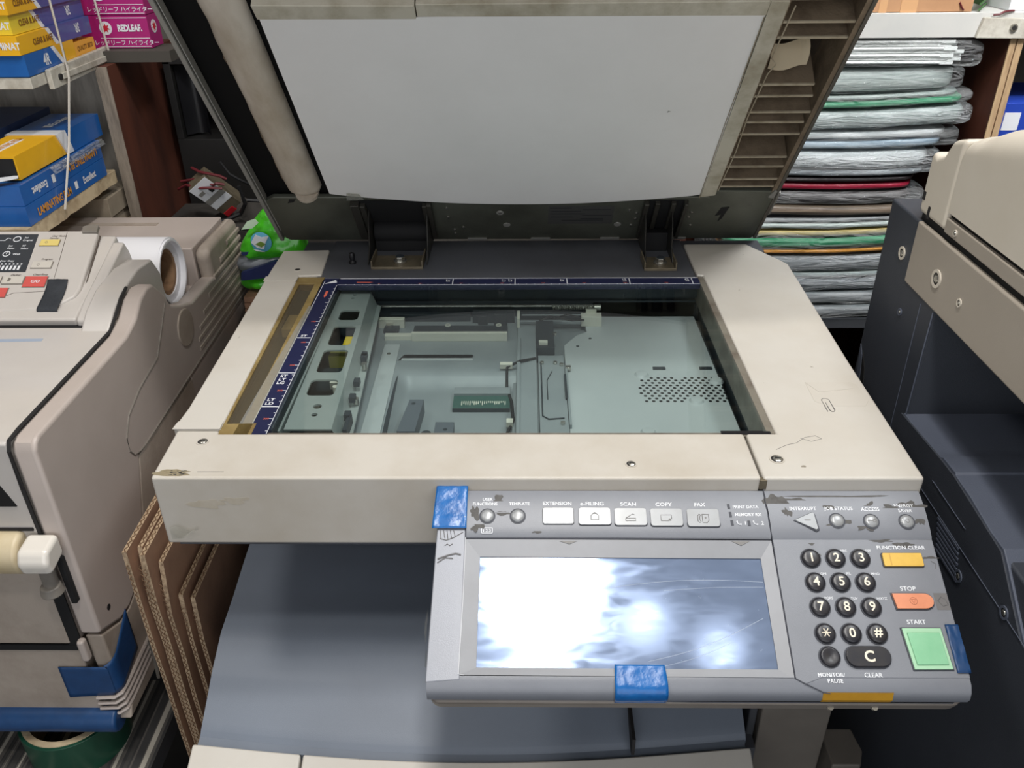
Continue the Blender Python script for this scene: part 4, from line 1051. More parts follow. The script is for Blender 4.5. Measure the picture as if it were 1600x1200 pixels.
for k in range(8): b.cyl((-352-k*4.6, 58.5), 1.1, .5, .8, n=10); b.box(-354.4-k*4.6, -351.8-k*4.6, 49, 56, .5, .8)
b.build('panel_lettering', whiteink, kpan)
b = MB(QF)
for t, u, v, h in (('Clear Modes', -324, 106, 2.4), ('Standby', -329, 102, 2.4), ('Program', -325, 66.5, 2.6), ('Clear/Stop', -324, 41.5, 2.8), ('Darker', -352, 41.5, 2.8), ('Lighter', -378, 41.5, 2.8)):
    b.text(t, (lambda a, c, u=u, v=v: QF(u+a+c*.2, v+c, .2)), h, 0, bold=.012)
b.tube([(-317, 112, .1), (-311, 70, .1), (-304, 16, .1), (-345, 13, .1), (-352, 8, .1), (-380, -1, .1)], .3, 4)
b.tube([(-280, 112, -6), (-270, 22, -6), (-272, 8, -6), (-284, -4, -6), (-300, -12, -6), (-340, -15.5, -6), (-700, -15.5, -6)], 1.1, 5)
b.build('dark_lettering', mat('panel_brown_ink', (84, 74, 66), .6), kpan)
b = MB(QF)
def bt(a, c):
    t = c*66; u = -312+a*23 + 1.2*math.sin(c*6) + (6*c)
    if t < 46: v, w = 33-t, 1.2
    else: v, w = -13.5-(t-46)*.35, 1.2-(t-46)*.9
    return (u, v, w+1.0*abs(noise.noise(Vector((a*3, c*5, 4)))))
b.grid(bt, 10, 24); b.build('black_tape', blacktape, kpan, solid=.4, smooth=60, recalc=False)
b = MB(); b.prism([(-500, -162), (-262, -162), (-262, -158), (-500, -156)], 8.05, 8.3); b.build('faded_blue_print', mat('faded_blue_ink', (150, 166, 190), .5), DC, smooth=0) if False else None
b = MB(); b.prism([(-460, -166), (-282, -160), (-283, -154), (-460, -158)], 8.02, 8.25); b.build('faded_sticker', mat('faded_blue_ink', (160, 172, 190), .5), DC, smooth=0)
# front details
b = MB(T=lambda x, z, w: (x, -350-w, z))
b.prism([(-400, -60), (-229, -60), (-243, -22), (-400, -22)], -.5, 1.0, m=0); b.box(-720, -222, -88, -85, -.5, 1.5, 1); b.box(-720, -214, -243, -236, -.5, 2, 0)
b.box(-230, -217, -236, -150, -.5, 1.2, 0)  # black strip added as shade in the gap beside the tray panel
b.pieces('slot_and_gap_shade', [matteblack, seam], DC)
b = MB(); b.cyl((-352, -110), 22, -720, -232, 'x', 28); b.build('front_roller_cover', beige_yellow, DC, bevel=5, seg=3)
b = MB(); b.prism([(-352, -112), (-378, -118), (-382, -104), (-376, -92), (-352, -89)], -228, -199, 'x'); b.build('latch_cap', mat('latch_cap_white', (226, 220, 210), .2, coat=.6), DC, bevel=5, seg=4)
b = MB(); b.cyl((-216, -362), 7, -150, -112, 'z', 16); b.cyl((-216, -364), 11, -152, -142, 'z', 18, r2=9); b.box(-209, -203, -356, -346, -175, -118, 1); b.build('latch_lever', [lever_grey, matteblack], DC, bevel=1.5)
b = MB(); b.box(-720, -228, -352, -346, -234, -132); b.build('front_tray_panel', beige_dusty, DC, bevel=2)
b = MB(); b.prism([(-350, -238), (-350, -345), (-200, -345), (-200, -238)], -720, -222, 'x'); b.build('lower_front', beige_dusty, DC, bevel=2)
b = MB(); b.box(-219, -211, -358, -349, -254, -226); b.build('front_tab', beige, DC, bevel=3)
b = MB(); b.cyl((-350, -347), 15, -720, -205, 'x', 24); b.build('blue_wrapped_bar', bluetape2, DC, bevel=4)
b = MB()
def ft(a, c):
    s_ = a*118; z = -268 - c*(46-10*a) + (18*max(0, a-.45) if True else 0)
    if s_ < 54: x, y = -251+s_*.98, -351.2
    elif s_ < 70: t = (s_-54)/16*math.pi/2; x, y = -205+10.6*math.sin(t), -351.2+10.6*(1-math.cos(t))
    else: x, y = -194.2, -340+(s_-70)*.8
    z += 26*max(0, (a-.45))*(1-c)*1.6
    return (x, y, z)
b.grid(ft, 30, 8); b.build('blue_tape_strip', bluetape2, DC, solid=.3, smooth=60, recalc=False)
for k in range(4):
    z = -308 - k*8
    b = MB(); b.tube([(-222, -352, z-6), (-203, -352, z-5), (-196, -348, z-2), (-194.5, -338, z), (-194.5, -268, z+4)], 2.2, 6); b.build('skirt_rib', beige, DC)
b = MB(); b.tube([(-193, -284, -362), (-189, -284, -306), (-188, -279, -300), (-188, -262, -300), (-189, -257, -306), (-193, -257, -366)], 2.2, 6); b.box(-196, -192, -284, -258, -345, -304); b.build('side_handle', lever_grey, DC)
b = MB(); b.prism([(-352, -347), (-345, -334), (-262, -326), (-256, -340), (-262, -347)], -214, -193, 'x'); b.build('skirt', beige_dusty, DC, bevel=2)
b = MB(); b.cyl((-325, -210), 3.2, -195.5, -194.6, 'x', 16); b.build('screw_hole', matteblack, DC)
# paper roll in the trough
PR_ = thing('paper_roll', (-400, 62, -50), 'white paper roll with a brown core lying behind the beige key panel', 'paper roll')
b = MB()
b.ring((62, -7), 30, 41, -620, -232, 'x', 48)
b.ring((62, -7), 39.5, 42.2, -600, -225, 'x', 48)
b.ring((64, -6), 40.5, 43, -560, -228, 'x', 48)
b.build('paper', paperwhite, PR_, smooth=30)
MB().ring((62, -7), 25, 30, -625, -234, 'x', 40).build('cardboard_core', kraft, PR_)
# green tape roll below the copier
TR_ = thing('tape_roll', (-280, -321, TZ+1.2), 'dark green adhesive tape roll on the striped mat below the beige copier', 'tape roll')
MB().ring((-280, -321), 46, 54, TZ+1.2, -370, 'z', 56).build('tape', tapegreen, TR_, bevel=.5)
MB().ring((-280, -321), 43.5, 50.5, TZ+1.2, -369.2, 'z', 56).build('core', woodpale, TR_)
# cardboard sheets between the machines
def cardsheet(x, y0, y1, z0, z1, lean, top, label, fold=None):
    t = 4.5
    b = MB()
    nz_ = 14
    ed = [(y0 + 2.5*noise.noise(Vector((i*1.3, x, 0))), z0 + (z1-z0)*i/nz_) for i in range(nz_+1)]
    poly = [(y1, z0), (y0, z0)] + ed[1:-1] + [(y0+top, z1), (y1, z1+10)]
    vs = []; n = len(poly)
    for xx in (0, t):
        for y, z in poly:
            vs.append((x+xx+lean*(z-z1)/(z0-z1), y, z))
    b._add(vs, [tuple(range(n))[::-1], tuple(range(n, 2*n))], 0)
    b._add(vs, [(i, (i+1) % n, (i+1) % n+n, i+n) for i in range(n)], 1)
    # fluting: zigzag between the liners along the top and the front edge
    zig = []; L_ = math.hypot(y1-y0, 10); k = int((y1-y0)/4)
    for i in range(k):
        f = i/k; zig.append((x+(1 if i % 2 else t-1), y0+top+(y1-y0-top)*f, z1+10*f+.4))
    b.tube(zig, .55, 4, 2)
    zig = []
    for i in range(120):
        f = i/120*min(1, 420/(z1-z0)); z = z1+(z0-z1)*f; kk = 1-f; j = kk*nz_; a = min(int(j), nz_-1)
        yy = ed[a][0]+(ed[a+1][0]-ed[a][0])*(j-a)
        zig.append((x+lean*f*1.0+(1 if i % 2 else t-1), yy-.5, z))
    b.tube(zig[4:], .55, 4, 2)
    o = b.build('cardboard_sheet', [card, cardedge, mat('card_flute', (120, 92, 68), .9)], smooth=0)
    return tag(o, label, 'cardboard', 'cardboard sheets between the copiers')
cardsheet(-153, -344, 60, FL, -122, 8, 2, 'outermost corrugated cardboard sheet, nearest the beige desktop copier, standing tallest')
cardsheet(-145, -338, 60, FL, -128, 8, 10, 'second corrugated cardboard sheet from the beige desktop copier, with a frayed corner')
cardsheet(-139.5, -340, 60, FL, -130, 8, 3, 'third corrugated cardboard sheet from the beige desktop copier, folded at its corner')
cardsheet(-131, -336, 50, FL, -150, 8, 12, 'fourth cardboard sheet, reddish print showing at its cut corner')
cardsheet(-122, -326, 40, FL, -196, 8, 4, 'lower cardboard sheet second from the middle photocopier, with open fluted top')
cardsheet(-112.5, -322, 40, FL, -204, 8, 4, 'lowest cardboard sheet, right against the side of the middle photocopier')

# ================================================================== dark copier on the right
RM = thing('office_copier', (960, -410, FL), 'charcoal and beige office copier at the right edge with a rounded feeder cover', 'photocopier')
b = MB(); b.box(620, 1300, -205, -62, FL, 127); b.box(621, 1300, -480, -200, FL, -60); b.box(640, 1300, -760, -480, FL, -90)
b.build('body', rmdark, RM, bevel=3)
b = MB(); b.prism([(-202, -200), (-202, -55), (-270, -54.5), (-284, -52), (-292, -47), (-318, -46), (-319, -48), (-350, -49), (-389, -54), (-412, -54), (-424, -62), (-470, -98), (-640, -110), (-640, -200)], 619, 1290, 'x')
b.build('output_ledge', rmledge, RM, bevel=1.5)
b = MB(); b.prism([(-199, FL+20), (-199, -57), (-292, -50), (-318, -49), (-412, -57), (-470, -101), (-700, -113), (-700, FL+20)], 617.5, 619.5, 'x')
b.build('side_panel', rmdark, RM, bevel=.5)
b = MB(); b.box(619, 1300, -1000, -133, 62, 127); bd = b.build('scanner_band', rmband, RM, bevel=2)
b = MB(); b.box(624, 1300, -1000, -128, 126, 134); b.box(624, 1300, -1000, -184, 147, 154); b.build('lid_gap', matteblack, RM)
b = MB(); b.prism([(-125, 134), (-125, 190), (-129, 196), (-139, 192), (-149, 196), (-160, 213), (-183, 220), (-183, 134)], 620, 1300, 'x'); b.build('feeder_rear_cover', rmbeige, RM, bevel=6, seg=4, angle=40)
def coverfn(u, v):
    ys = [-184, -186, -192, -225, -290, -400, -600, -1000]; zs = [214, 220, 223, 238, 254, 267, 274, 276]
    k = u*(len(ys)-1); i = min(int(k), len(ys)-2); f = k-i
    y = ys[i]+(ys[i+1]-ys[i])*f; zt = zs[i]+(zs[i+1]-zs[i])*f
    r_ = 16 if y < -200 else 10; rz = min(24, 14+(-184-y)*.2)
    if v < .3: return (620, y, 153+(zt-rz-153)*v/.3)
    if v < .6:
        a = (v-.3)/.3*math.pi/2; return (620+r_*1.6*(1-math.cos(a)), y, zt-rz+rz*math.sin(a))
    return (620+r_*1.6+(v-.6)/.4*(1300-620-r_*1.6), y, zt)
b = MB(); b.grid(coverfn, 56, 40)
cap = [coverfn(0, j/40) for j in range(41)]
b._add(cap+[(1300, -184, 153)], [tuple(range(42))])
b.build('feeder_cover', rmbeige, RM, smooth=45)
b = MB(); b.box(620, 1300, -1000, -184, 134, 148); b.build('lid_strip', rmband, RM, bevel=1.5)
def side_screw(y, z, r, x=619, light=True):
    b = MB(); b.ring((y, z), r*.66, r, x-1.2, x, 'x', 24, 0); b.cyl((y, z), r*.7, x-.6, x+.2, 'x', 20, 1); b.lathe((y, z), [(r*.45, x-.6), (r*.35, x-1.4), (0, x-1.5)], 12, 2, axis='x')
    b.build('side_screw', [rmbeige if light else rmledge, seam, steel], RM)
side_screw(-197, 92, 9); side_screw(-114, 85, 7, 620); side_screw(-140, 30, 4, 620, False); side_screw(-247, 90, 4); side_screw(-372, -121, 6, 617.4, False); side_screw(-441, -96, 6, 617.4, False); side_screw(-207, 141, 3.2, 620); side_screw(-420, -205, 7, 617.4, False)
b = MB(); b.tube([(619.8, -178, 57), (619.8, -184, -200)], .5, 4); b.tube([(620, -205, 60), (620, -205.4, -56)], .9, 4); b.tube([(617.2, -250, -97), (617.2, -640, -99)], .45, 4); b.tube([(617.2, -290, -76), (617.2, -360, -77)], .45, 4); b.build('panel_line', rmledge, RM)
b = MB(); b.prism([(-66, -46), (-76, -56), (-94, -118), (-78, -104)], 619.2, 620.4, 'x'); b.prism([(-77, -50), (-90, -66), (-104, -104), (-95, -118)], 619.0, 620.4, 'x', 1); b.build('grip_recess', [rmledge, matteblack], RM)
for g0 in ((-316, -100), (-316, -215)):
    for k in range(7):
        b = MB(); b.box(616.3, 618, g0[0]-44-k*2, g0[0]-k*2, g0[1]-k*4.6-1.1, g0[1]-k*4.6+1.1); b.build('vent_rib', rmledge, RM)
b = MB(); b.box(619.4, 620.3, -134, -129, 148, 156); b.box(619.3, 620.3, -150, -146, 134, 146); b.build('cover_notch', seam, RM)

# ================================================================== right shelf with packs of folders
RS = thing('storage_shelf', (700, 520, FL), 'white-topped storage shelf at the back right holding the plastic-wrapped folders', 'shelf')
MB().box(350, 1300, 352, 690, 226, 259).build('top_board', whiteboard, RS, bevel=1)
b = MB(); b.box(921, 940, 353, 690, FL, 224, 0); b.box(921, 929.5, 351, 353, FL, 224, 1); b.box(931, 940, 350.5, 353, FL, 224, 1); b.build('side_panel', [woodbrown, woodlight], RS)
b = MB(); b.box(470, 488, 353, 690, FL, 224); b.build('side_panel', woodbrown, RS)
MB().box(488, 921, 360, 690, -240, -222).build('middle_board', darkbody, RS)
MB().box(488, 921, 680, 690, FL, 224).build('back_panel', woodbrown, RS)
b = MB(); b.prism([(868, 226), (873, 253), (1010, 250), (1010, 224)], 344, 351, 'y'); bk = b.build('bracket_plate', bracketwhite, RS, bevel=1)
b = MB(); b.cyl((916, 240), 5, 341, 344, 'y', 20); b.cyl((916, 240), 3, 340, 341, 'y', 14, 1); b.build('screw', [steel, seam], bk)
b = MB(); b.tube([(886, 349, 256), (893, 346, 257), (900, 348, 260), (908, 350, 261), (915, 352, 261)], 1.6, 6); b.build('wire_knot', cablered, RS)
layer_mats = {}
def layered(name, cols, zs=90, rough=.35):
    m = bpy.data.materials.new(name); m.use_nodes = True
    nt = m.node_tree; N = nt.nodes; L = nt.links; b = N['Principled BSDF']; b.inputs['Roughness'].default_value = rough
    g = N.new('ShaderNodeNewGeometry'); mp = N.new('ShaderNodeMapping'); mp.inputs['Scale'].default_value = (1.2, 1, zs)
    L.new(g.outputs['Position'], mp.inputs['Vector']); nz = N.new('ShaderNodeTexNoise'); nz.inputs['Scale'].default_value = 4; nz.inputs['Detail'].default_value = 5; nz.inputs['Roughness'].default_value = .7
    L.new(mp.outputs['Vector'], nz.inputs['Vector']); r = N.new('ShaderNodeValToRGB')
    els = r.color_ramp.elements; els[0].position = .3; els[0].color = lin(cols[0]); els[1].position = .7; els[1].color = lin(cols[-1])
    for i, c in enumerate(cols[1:-1]): e = els.new(.3+.4*(i+1)/(len(cols)-1)); e.color = lin(c)
    L.new(nz.outputs['Fac'], r.inputs['Fac']); L.new(r.outputs['Color'], b.inputs['Base Color'])
    bp = N.new('ShaderNodeBump'); bp.inputs['Strength'].default_value = .6; bp.inputs['Distance'].default_value = .002
    L.new(nz.outputs['Fac'], bp.inputs['Height']); L.new(bp.outputs['Normal'], b.inputs['Normal'])
    return m
lay = {
 'clear': layered('clear_folder_edges', [(140, 150, 148), (176, 186, 182), (206, 212, 208)]),
 'green': layered('green_folder_edges', [(20, 96, 66), (30, 140, 94), (74, 176, 128)]),
 'blue': layered('pale_blue_folder_edges', [(110, 130, 148), (156, 174, 188), (196, 208, 214)]),
 'white': layered('white_folder_edges', [(196, 198, 198), (226, 228, 228), (246, 246, 244)]),
 'black': layered('black_folder_edges', [(26, 22, 24), (44, 38, 40), (78, 70, 70)]),
 'red': layered('dark_red_folder_edges', [(100, 18, 36), (140, 26, 50), (170, 50, 74)], 90, .2),
 'tan': layered('brown_folder_edges', [(52, 44, 38), (120, 106, 92), (160, 146, 128)], 60),
 'yellow': layered('yellow_folder_edges', [(150, 128, 70), (190, 168, 100), (214, 198, 140)]),
 'orange': layered('orange_folder_edges', [(150, 92, 24), (196, 130, 40), (214, 160, 70)]),
 'grey': layered('grey_folder_edges', [(92, 96, 100), (132, 136, 140), (176, 180, 182)]),
}
def slab(b, x0, x1, y0, y1, zl, zh, off=0, nu=44, nv=28, amp=0, seed=0, m=0):
    def fn(u, v):
        x = x0-off + (x1-x0+2*off)*u
        e = max(0, 1-abs(2*u-1)**14)**.5
        a = 2*math.pi*v; ca_, sa_ = math.cos(a), math.sin(a)
        pc = 2/7
        cy = math.copysign(abs(ca_)**pc, ca_); cz = math.copysign(abs(sa_)**(2/5.5), sa_)
        za, zb_ = zl(x), zh(x)
        hz = (zb_-za)/2+off; hy = (y1-y0)/2+off
        d = amp*noise.noise(Vector((x*.02+seed, a*1.5, seed)))
        return (x + amp*.6*noise.noise(Vector((a*3, seed, u*4))) * (1 if u in (0, 1) else 0), (y0+y1)/2 + cy*hy*(.5+.5*e) + d*.7, (za+zb_)/2 + cz*hz*(.3+.7*e) + d*.22)
    b.grid(fn, nu, nv, m)
    return b
def pack(kinds, zl, zh, label, x1=868, x0=540, y0=352, group=None, tilt=0, bag=True, thick=False, wav=1.5, filmname=None, sag=0):
    """kinds: list of (layer kind, fraction of thickness)"""
    zt_ = lambda x: tilt*(x-720)/100 + wav*math.sin(x*.021+2)
    mid = (zl+zh)/2
    root = thing('folder_pack', ((x0+x1)/2, y0+100, zl), label, 'folders', group)
    tot = sum(k[1] for k in kinds); z = zl
    for i, (kd, fr) in enumerate(kinds):
        h = (zh-zl)*fr/tot; za, zb_ = z+.5, z+h-.5
        b = MB(); slab(b, x0+8+random.uniform(0, 8), x1-12-random.uniform(0, 14), y0+6+random.uniform(0, 6), y0+230, (lambda x, q=za: q+zt_(x)), (lambda x, q=zb_: q+zt_(x)), 0, amp=.8, seed=i+zl)
        b.build('folders', lay[kd], root, smooth=60)
        z += h
    if bag:
        b = MB(); slab(b, x0, x1, y0+1, y0+236, lambda x: zl+.8+zt_(x), lambda x: zh-.8+zt_(x), 0, 90, 48, amp=6, seed=zl*.37)
        b.build('plastic_bag', film_thick if thick else film_clear, root, smooth=60, recalc=False)
    return root
G = 'plastic-wrapped folder packs on the right shelf'
pack([('grey', 1)], -219, -196, 'lowest grey folder pack, on the board of the right shelf', group=G)
pack([('grey', 1)], -195, -170, 'grey folder pack, second from the bottom of the right shelf stack', group=G, tilt=.5)
pack([('grey', 2), ('clear', 1)], -169, -137, 'grey wrinkled folder pack, third from the bottom of the right shelf stack', group=G, tilt=1, thick=True)
pack([('grey', 1)], -136, -104, 'dull grey folder pack lying under the thin orange layer', group=G, tilt=2, thick=True)
pack([('orange', 1), ('green', 2.4), ('yellow', 1.6)], -103, -62, 'folder pack with bright green, yellow and orange edges', group=G, tilt=2.5, x1=860)
pack([('clear', 1), ('grey', 1)], -61, -42, 'clear grey folder pack resting on the green and yellow pack', group=G, tilt=2)
pack([('tan', 1)], -41, -22, 'pack of brown folders with dark gaps between their edges', group=G, bag=False)
pack([('black', 1)], -21, 0, 'black folder pack directly below the dark red folders', group=G, bag=True)
pack([('red', 1)], .5, 14, 'thin dark red folder pack between two black layers', group=G, bag=False)
pack([('black', 1)], 14.5, 23, 'thin black folder pack above the dark red folders', group=G, bag=False)
pack([('grey', 1), ('white', 3)], 23, 64, 'thick whitish folder pack with creased film, above the black layers', group=G, thick=True, x1=880)
pack([('blue', 1), ('white', 1)], 65, 94, 'pale blue and white folder pack reaching far to the right', group=G, x1=900, tilt=1)
pack([('clear', 1)], 95, 126, 'clear folder pack below the green-edged layer, film hanging over the shelf side', group=G, x1=912, thick=True, tilt=2.5)
pack([('green', 1), ('clear', .6)], 127, 146, 'flat folder pack with one green layer along its top right', group=G, x1=905, tilt=2.6)
pack([('clear', 1)], 147.5, 184, 'greenish clear folder pack directly beneath the white strips', group=G, x1=885, tilt=1.2)
# bundle of white binding strips in a clear bag
stripm = mat('white_strip_plastic', (236, 238, 236), .3)
nS = 0
for row in range(7):
    for k in range(3):
        zz = 192.5 + row*4.6; yy = 358 + k*6 + (3 if row % 2 else 0); xe = 850 + random.uniform(-14, 14) - 3*abs(row-3)
        b = MB(); pth = [(x, yy, zz + (.0 if x < 700 else (3-row)*-.25*((x-700)/150))) for x in (540, 600, 650, 700, 740, 780, 815, xe)]
        b.tube(pth, 2.25, 6); b.box(xe-16, xe+3, yy-2.5, yy+2.5, zz-2.3-(3-row)*.25, zz+2.3-(3-row)*.25)
        o = b.build('binding_strip', stripm)
        tag(o, 'white plastic binding strip in the bagged bundle, %s layer' % ('bottom', 'second lowest', 'third lowest', 'middle', 'third highest', 'second highest', 'top')[row], 'binding strip', 'white binding strips in the bundle'); nS += 1
b = MB(); slab(b, 530, 892, 350, 404, lambda x: 187.5 - 4*max(0, (x-840)/50), lambda x: 223, .3, 90, 40, amp=6, seed=5)
tag(b.build('plastic_bag', film_clear, smooth=60, recalc=False), 'clear plastic bag around the white binding strips, open at its right end', 'plastic bag')
# things on top of the shelf and past its side
bx = thing('cardboard_box', (770, 450, 259), 'brown taped cardboard box on top of the white shelf board', 'box')
MB().box(690, 858, 356, 560, 259.6, 380).build('carton', cartonbrown, bx, bevel=1)
b = MB(); b.box(727, 738, 355.4, 356, 259.2, 380); b.box(757, 780, 355.4, 356, 259.2, 380); b.tube([(838, 355.5, 272), (842, 354, 265), (846, 355.5, 262)], 1.2, 5, 1); b.build('packing_tape', [cartontape, cablered], bx)
gr = thing('wire_rack', (880, 460, 259), 'green wire rack between the brown carton and the white box', 'rack')
for k in range(5):
    b = MB(); b.tube([(868, 356, 262+k*7), (912, 430, 262+k*7)], 1.6, 5); b.build('wire', greenwire, gr)
b = MB(); b.box(862, 868, 380, 470, 259, 300); b.box(908, 912, 440, 470, 259, 300); b.build('end_frame', greenwire, gr)
wb = MB(); wb.box(914, 1060, 365, 480, 259.5, 340, 0); wb.text('fogra', (lambda a, c: (945+a, 364.6, 270+c)), 5, 1, bold=.01); wb.build('white_box', [boxwhite, inkgrey])
o = bpy.data.objects['white_box']; tag(o, 'white printed box at the far right of the shelf top', 'box')
cab = thing('blue_box', (985, 420, FL), 'blue carton on a pedestal beyond the right side of the storage shelf', 'box')
MB().box(946, 1060, 366, 520, 40, 132).build('carton', bluebox, cab, bevel=1)
MB().box(950, 974, 365.2, 366, 92, 118).build('white_label', boxwhite, cab)
MB().box(944, 1100, 362, 540, FL, 40).build('pedestal', darkbody, cab)

# ================================================================== left rack with laminating film boxes
LR = thing('storage_rack', (-540, 300, FL), 'wooden rack at the back left with corded shelves of laminating film boxes', 'shelf')
b = MB(); b.box(-378, -362, 300, 560, FL, 204, 0); b.box(-378.5, -361.5, 298, 300, FL, 204, 1); b.build('side_panel', [woodbrown, woodgrey], LR)
MB().box(-900, -380, 400, 412, FL, 520).build('back_panel', concrete, LR)
b = MB(); nn = 26
rag = [(-382+4*noise.noise(Vector((i*.5, 3, 0))), 36+i*(256/nn)) for i in range(nn+1)]
b.prism([(-900, 36)]+rag+[(-900, 292)], 42, 61); b.build('lower_shelf', woodpale, LR, bevel=1)
MB().box(-900, -384.5, 141, 398, 205, 219).build('upper_shelf', bracketwhite, LR, bevel=1)
b = MB(); b.prism([(176, 198), (176, 222), (392, 225), (392, 203)], -383, -376, 'x'); b.prism([(200, 206), (200, 214), (370, 214), (370, 206)], -376, -373, 'x'); b.build('shelf_bracket', bracketwhite, LR, bevel=1)
b = MB(); b.prism([(-378, 330), (-280, 330), (-280, 398), (-378, 398)], 205, 220); b.build('side_ledge', mat('grey_ledge', (70, 66, 60), .8), LR)
b = MB(); b.box(-900, -384, 250, 398, -28, -20); b.build('bottom_shelf', woodpale, LR)
b = MB(); b.tube([(-374, 214, 420), (-374, 216, 300), (-372.5, 214, 222), (-372, 210, 206), (-374, 170, 130), (-375, 118, 58)], 1.5, 6); b.build('cord', cordmat, LR)
b = MB(); b.tube([(-374, 338, 420), (-374, 338, 290), (-371.5, 340, 212)], 1.5, 6); b.build('cord', cordmat, LR)
b = MB(); b.cyl((342, 212), 5, -373, -370, 'x', 14); b.cyl((196, 210), 4, -376, -373.5, 'x', 12); b.build('bracket_bolt', seam, LR)
def film_box(x0, x1, y0, y1, z0, z1, mf, mr, ys, label, group, texts=(), diag=True, ftexts=()):
    b = MB(); b.box(x0, x1, y0, y1, z0, z1, 0)
    e = .25; h = z1-z0; d = h*.9 if diag else 0
    if mr: b.prism([(ys, z0), (ys-d, z1), (y1+e, z1+e), (y1+e, z0)], x1, x1+e, 'x', 1); b.prism([(ys-d, z1-.01), (y1, z1-.01), (y1, z1+e), (ys-d, z1+e)], x0, x1, 'x', 1)
    if mr: b.prism([(ys-9, z0), (ys, z0), (ys-d, z1), (ys-d-9, z1)], x1, x1+e+.1, 'x', 2)
    for (t, y, z, hh, mm, flip_) in texts:
        sg = -1 if flip_ else 1
        b.text(t, (lambda a, c: (x1+e+.3, y+sg*a, z+sg*c)), hh, mm, bold=.03, sx=.8)
    for (t, x, z, hh, mm) in ftexts:
        b.text(t, (lambda a, c: (x+a, y0-.3, z+c)), hh, mm, bold=.03, sx=.8)
    o = b.build('film_box', [mf, mr or mf, boxwhite, boxorangeink, boxbrownink, inkdark])
    return tag(o, label, 'box', group)
GL = 'laminating film boxes on the lower left shelf'; GU = 'laminating film boxes on the upper left shelf'
def logo(o, y, z, x, flip_=False): pass
film_box(-690, -381, 44, 264, 61.5, 86, boxblue, None, 0, 'blue laminating film box lying directly on the lower wooden shelf', GL,
         (('LAMINATING FILM', 112, 72, 9.5, 3, False), ('■', 172, 74, 9, 2, False), ('Excellent', 212, 74, 9, 2, False)))
film_box(-690, -382, 46, 266, 86.5, 111, boxblue, None, 0, 'blue laminating film box with upside-down lettering, second on the lower shelf', GL,
         (('Excellent', 88, 97, 9, 2, True), ('■', 124, 98, 9, 2, True), ('LAMINATING FILM', 206, 99, 9.5, 3, True)))
b = MB(); b.box(-455, -387, 190, 292, 112, 142, 0); b.box(-452, -389, 66, 200, 113, 141.5, 1); b.box(-450, -391, 64, 80, 115, 139, 3)
b.prism([(186, 112.5), (202, 112.5), (192, 142.6), (168, 142.6)], -455.5, -386.6, 'x', 2)
b.text('LAMINATING FILM', (lambda a, c: (-404+c*1.0, 118+a, 141.9)), 11, 2, bold=.03, sx=.72) if False else None
b.box(-434, -419, 84, 148, 141.5, 141.8, 2)
b.text('LAMINATING FILM', (lambda a, c: (-426.5-c, 116+a, 142.0)), 9, 4, bold=.03, sx=.68)
b.text('■ Excellent', (lambda a, c: (-421-c, 240+a, 142.3)), 11, 2, bold=.03, sx=.8)
b.prism([(-391, 66), (-420, 50), (-432, 36), (-402, 40), (-386, 56)], 118, 119, 'z', 2); b.prism([(-420, 60), (-470, 52), (-476, 30), (-436, 34)], 124, 125, 'z', 1)
tag(b.build('film_box', [boxblue, boxyellow, boxwhite, matteblack, boxorangeink]), 'opened yellow and blue laminating film box with a torn flap, on the blue boxes', 'box', GL)
b = MB(); b.box(-760, -470, 90, 320, 111.5, 146, 0); b.text('■ Excellent', (lambda a, c: (-540+a, 270+c, 146.3)), 12, 1, bold=.02)
tag(b.build('film_box', [boxnavy, mat('dim_print', (96, 110, 140), .5)]), 'navy laminating film box behind the opened yellow and blue one', 'box', GL)
b = MB(); 
b.grid(lambda u, v: (-381+6*u+3*noise.noise(Vector((u*4, v*6, 1))), 120+150*v, 112-8*u*u+2*noise.noise(Vector((u*6, v*9, 3)))), 8, 24)
tag(b.build('plastic_wrap', film_thick, recalc=False), 'crumpled clear wrap beside the opened yellow and blue box', 'plastic wrap')
# upper shelf stack
film_box(-600, -384, 140, 268, 220, 245, boxblue, boxyellow, 238, 'glossy blue laminating film box marked 4R, lowest on the upper shelf', GU, (('4R', 190, 233, 13, 2, False),))
film_box(-604, -385, 136, 330, 245.5, 267, boxyellow, boxviolet, 235, 'yellow laminating film box just above the 4R box', GU, (('CLEAR & SAFE', 196, 256, 7, 4, False), ('3R', 290, 257, 11, 2, True)), True, (('LAMINAT', -402, 256, 8, 2),))
film_box(-608, -392, 144, 334, 267.5, 290, boxlemon, boxviolet, 222, 'wrapped lemon-yellow laminating film box in the middle of the upper stack', GU, (('CLEAR & SAFE', 188, 279, 7, 4, False), ('3R', 290, 279, 11, 2, True)), True, (('LAMINAT', -412, 278, 8, 2),))
film_box(-602, -388, 140, 332, 290.5, 313, boxyellow, boxviolet, 218, 'topmost visible yellow laminating film box of the upper stack', GU, (('CLEAR & SAFE', 180, 302, 7, 4, False), ('3R', 276, 303, 11, 2, True)), True, (('LAMINAT', -408, 301, 8, 2),))
film_box(-602, -390, 142, 330, 313.5, 336, boxlemon, boxviolet, 218, 'uppermost laminating film box, mostly above the picture edge', GU)
b = MB(); b.prism([(270, 220.2), (330, 221), (330, 240), (270, 240)], -420, -384.5, 'x'); b.text('QUALITY 80/20', (lambda a, c: (-384.2, 300+a, 231+c)), 6, 1, bold=.02, sx=.8)
tag(b.build('film_box', [mat('film_box_orange', (232, 168, 60), .4), boxbrownink]), 'small orange film box behind the 4R box on the upper shelf', 'box', GU)
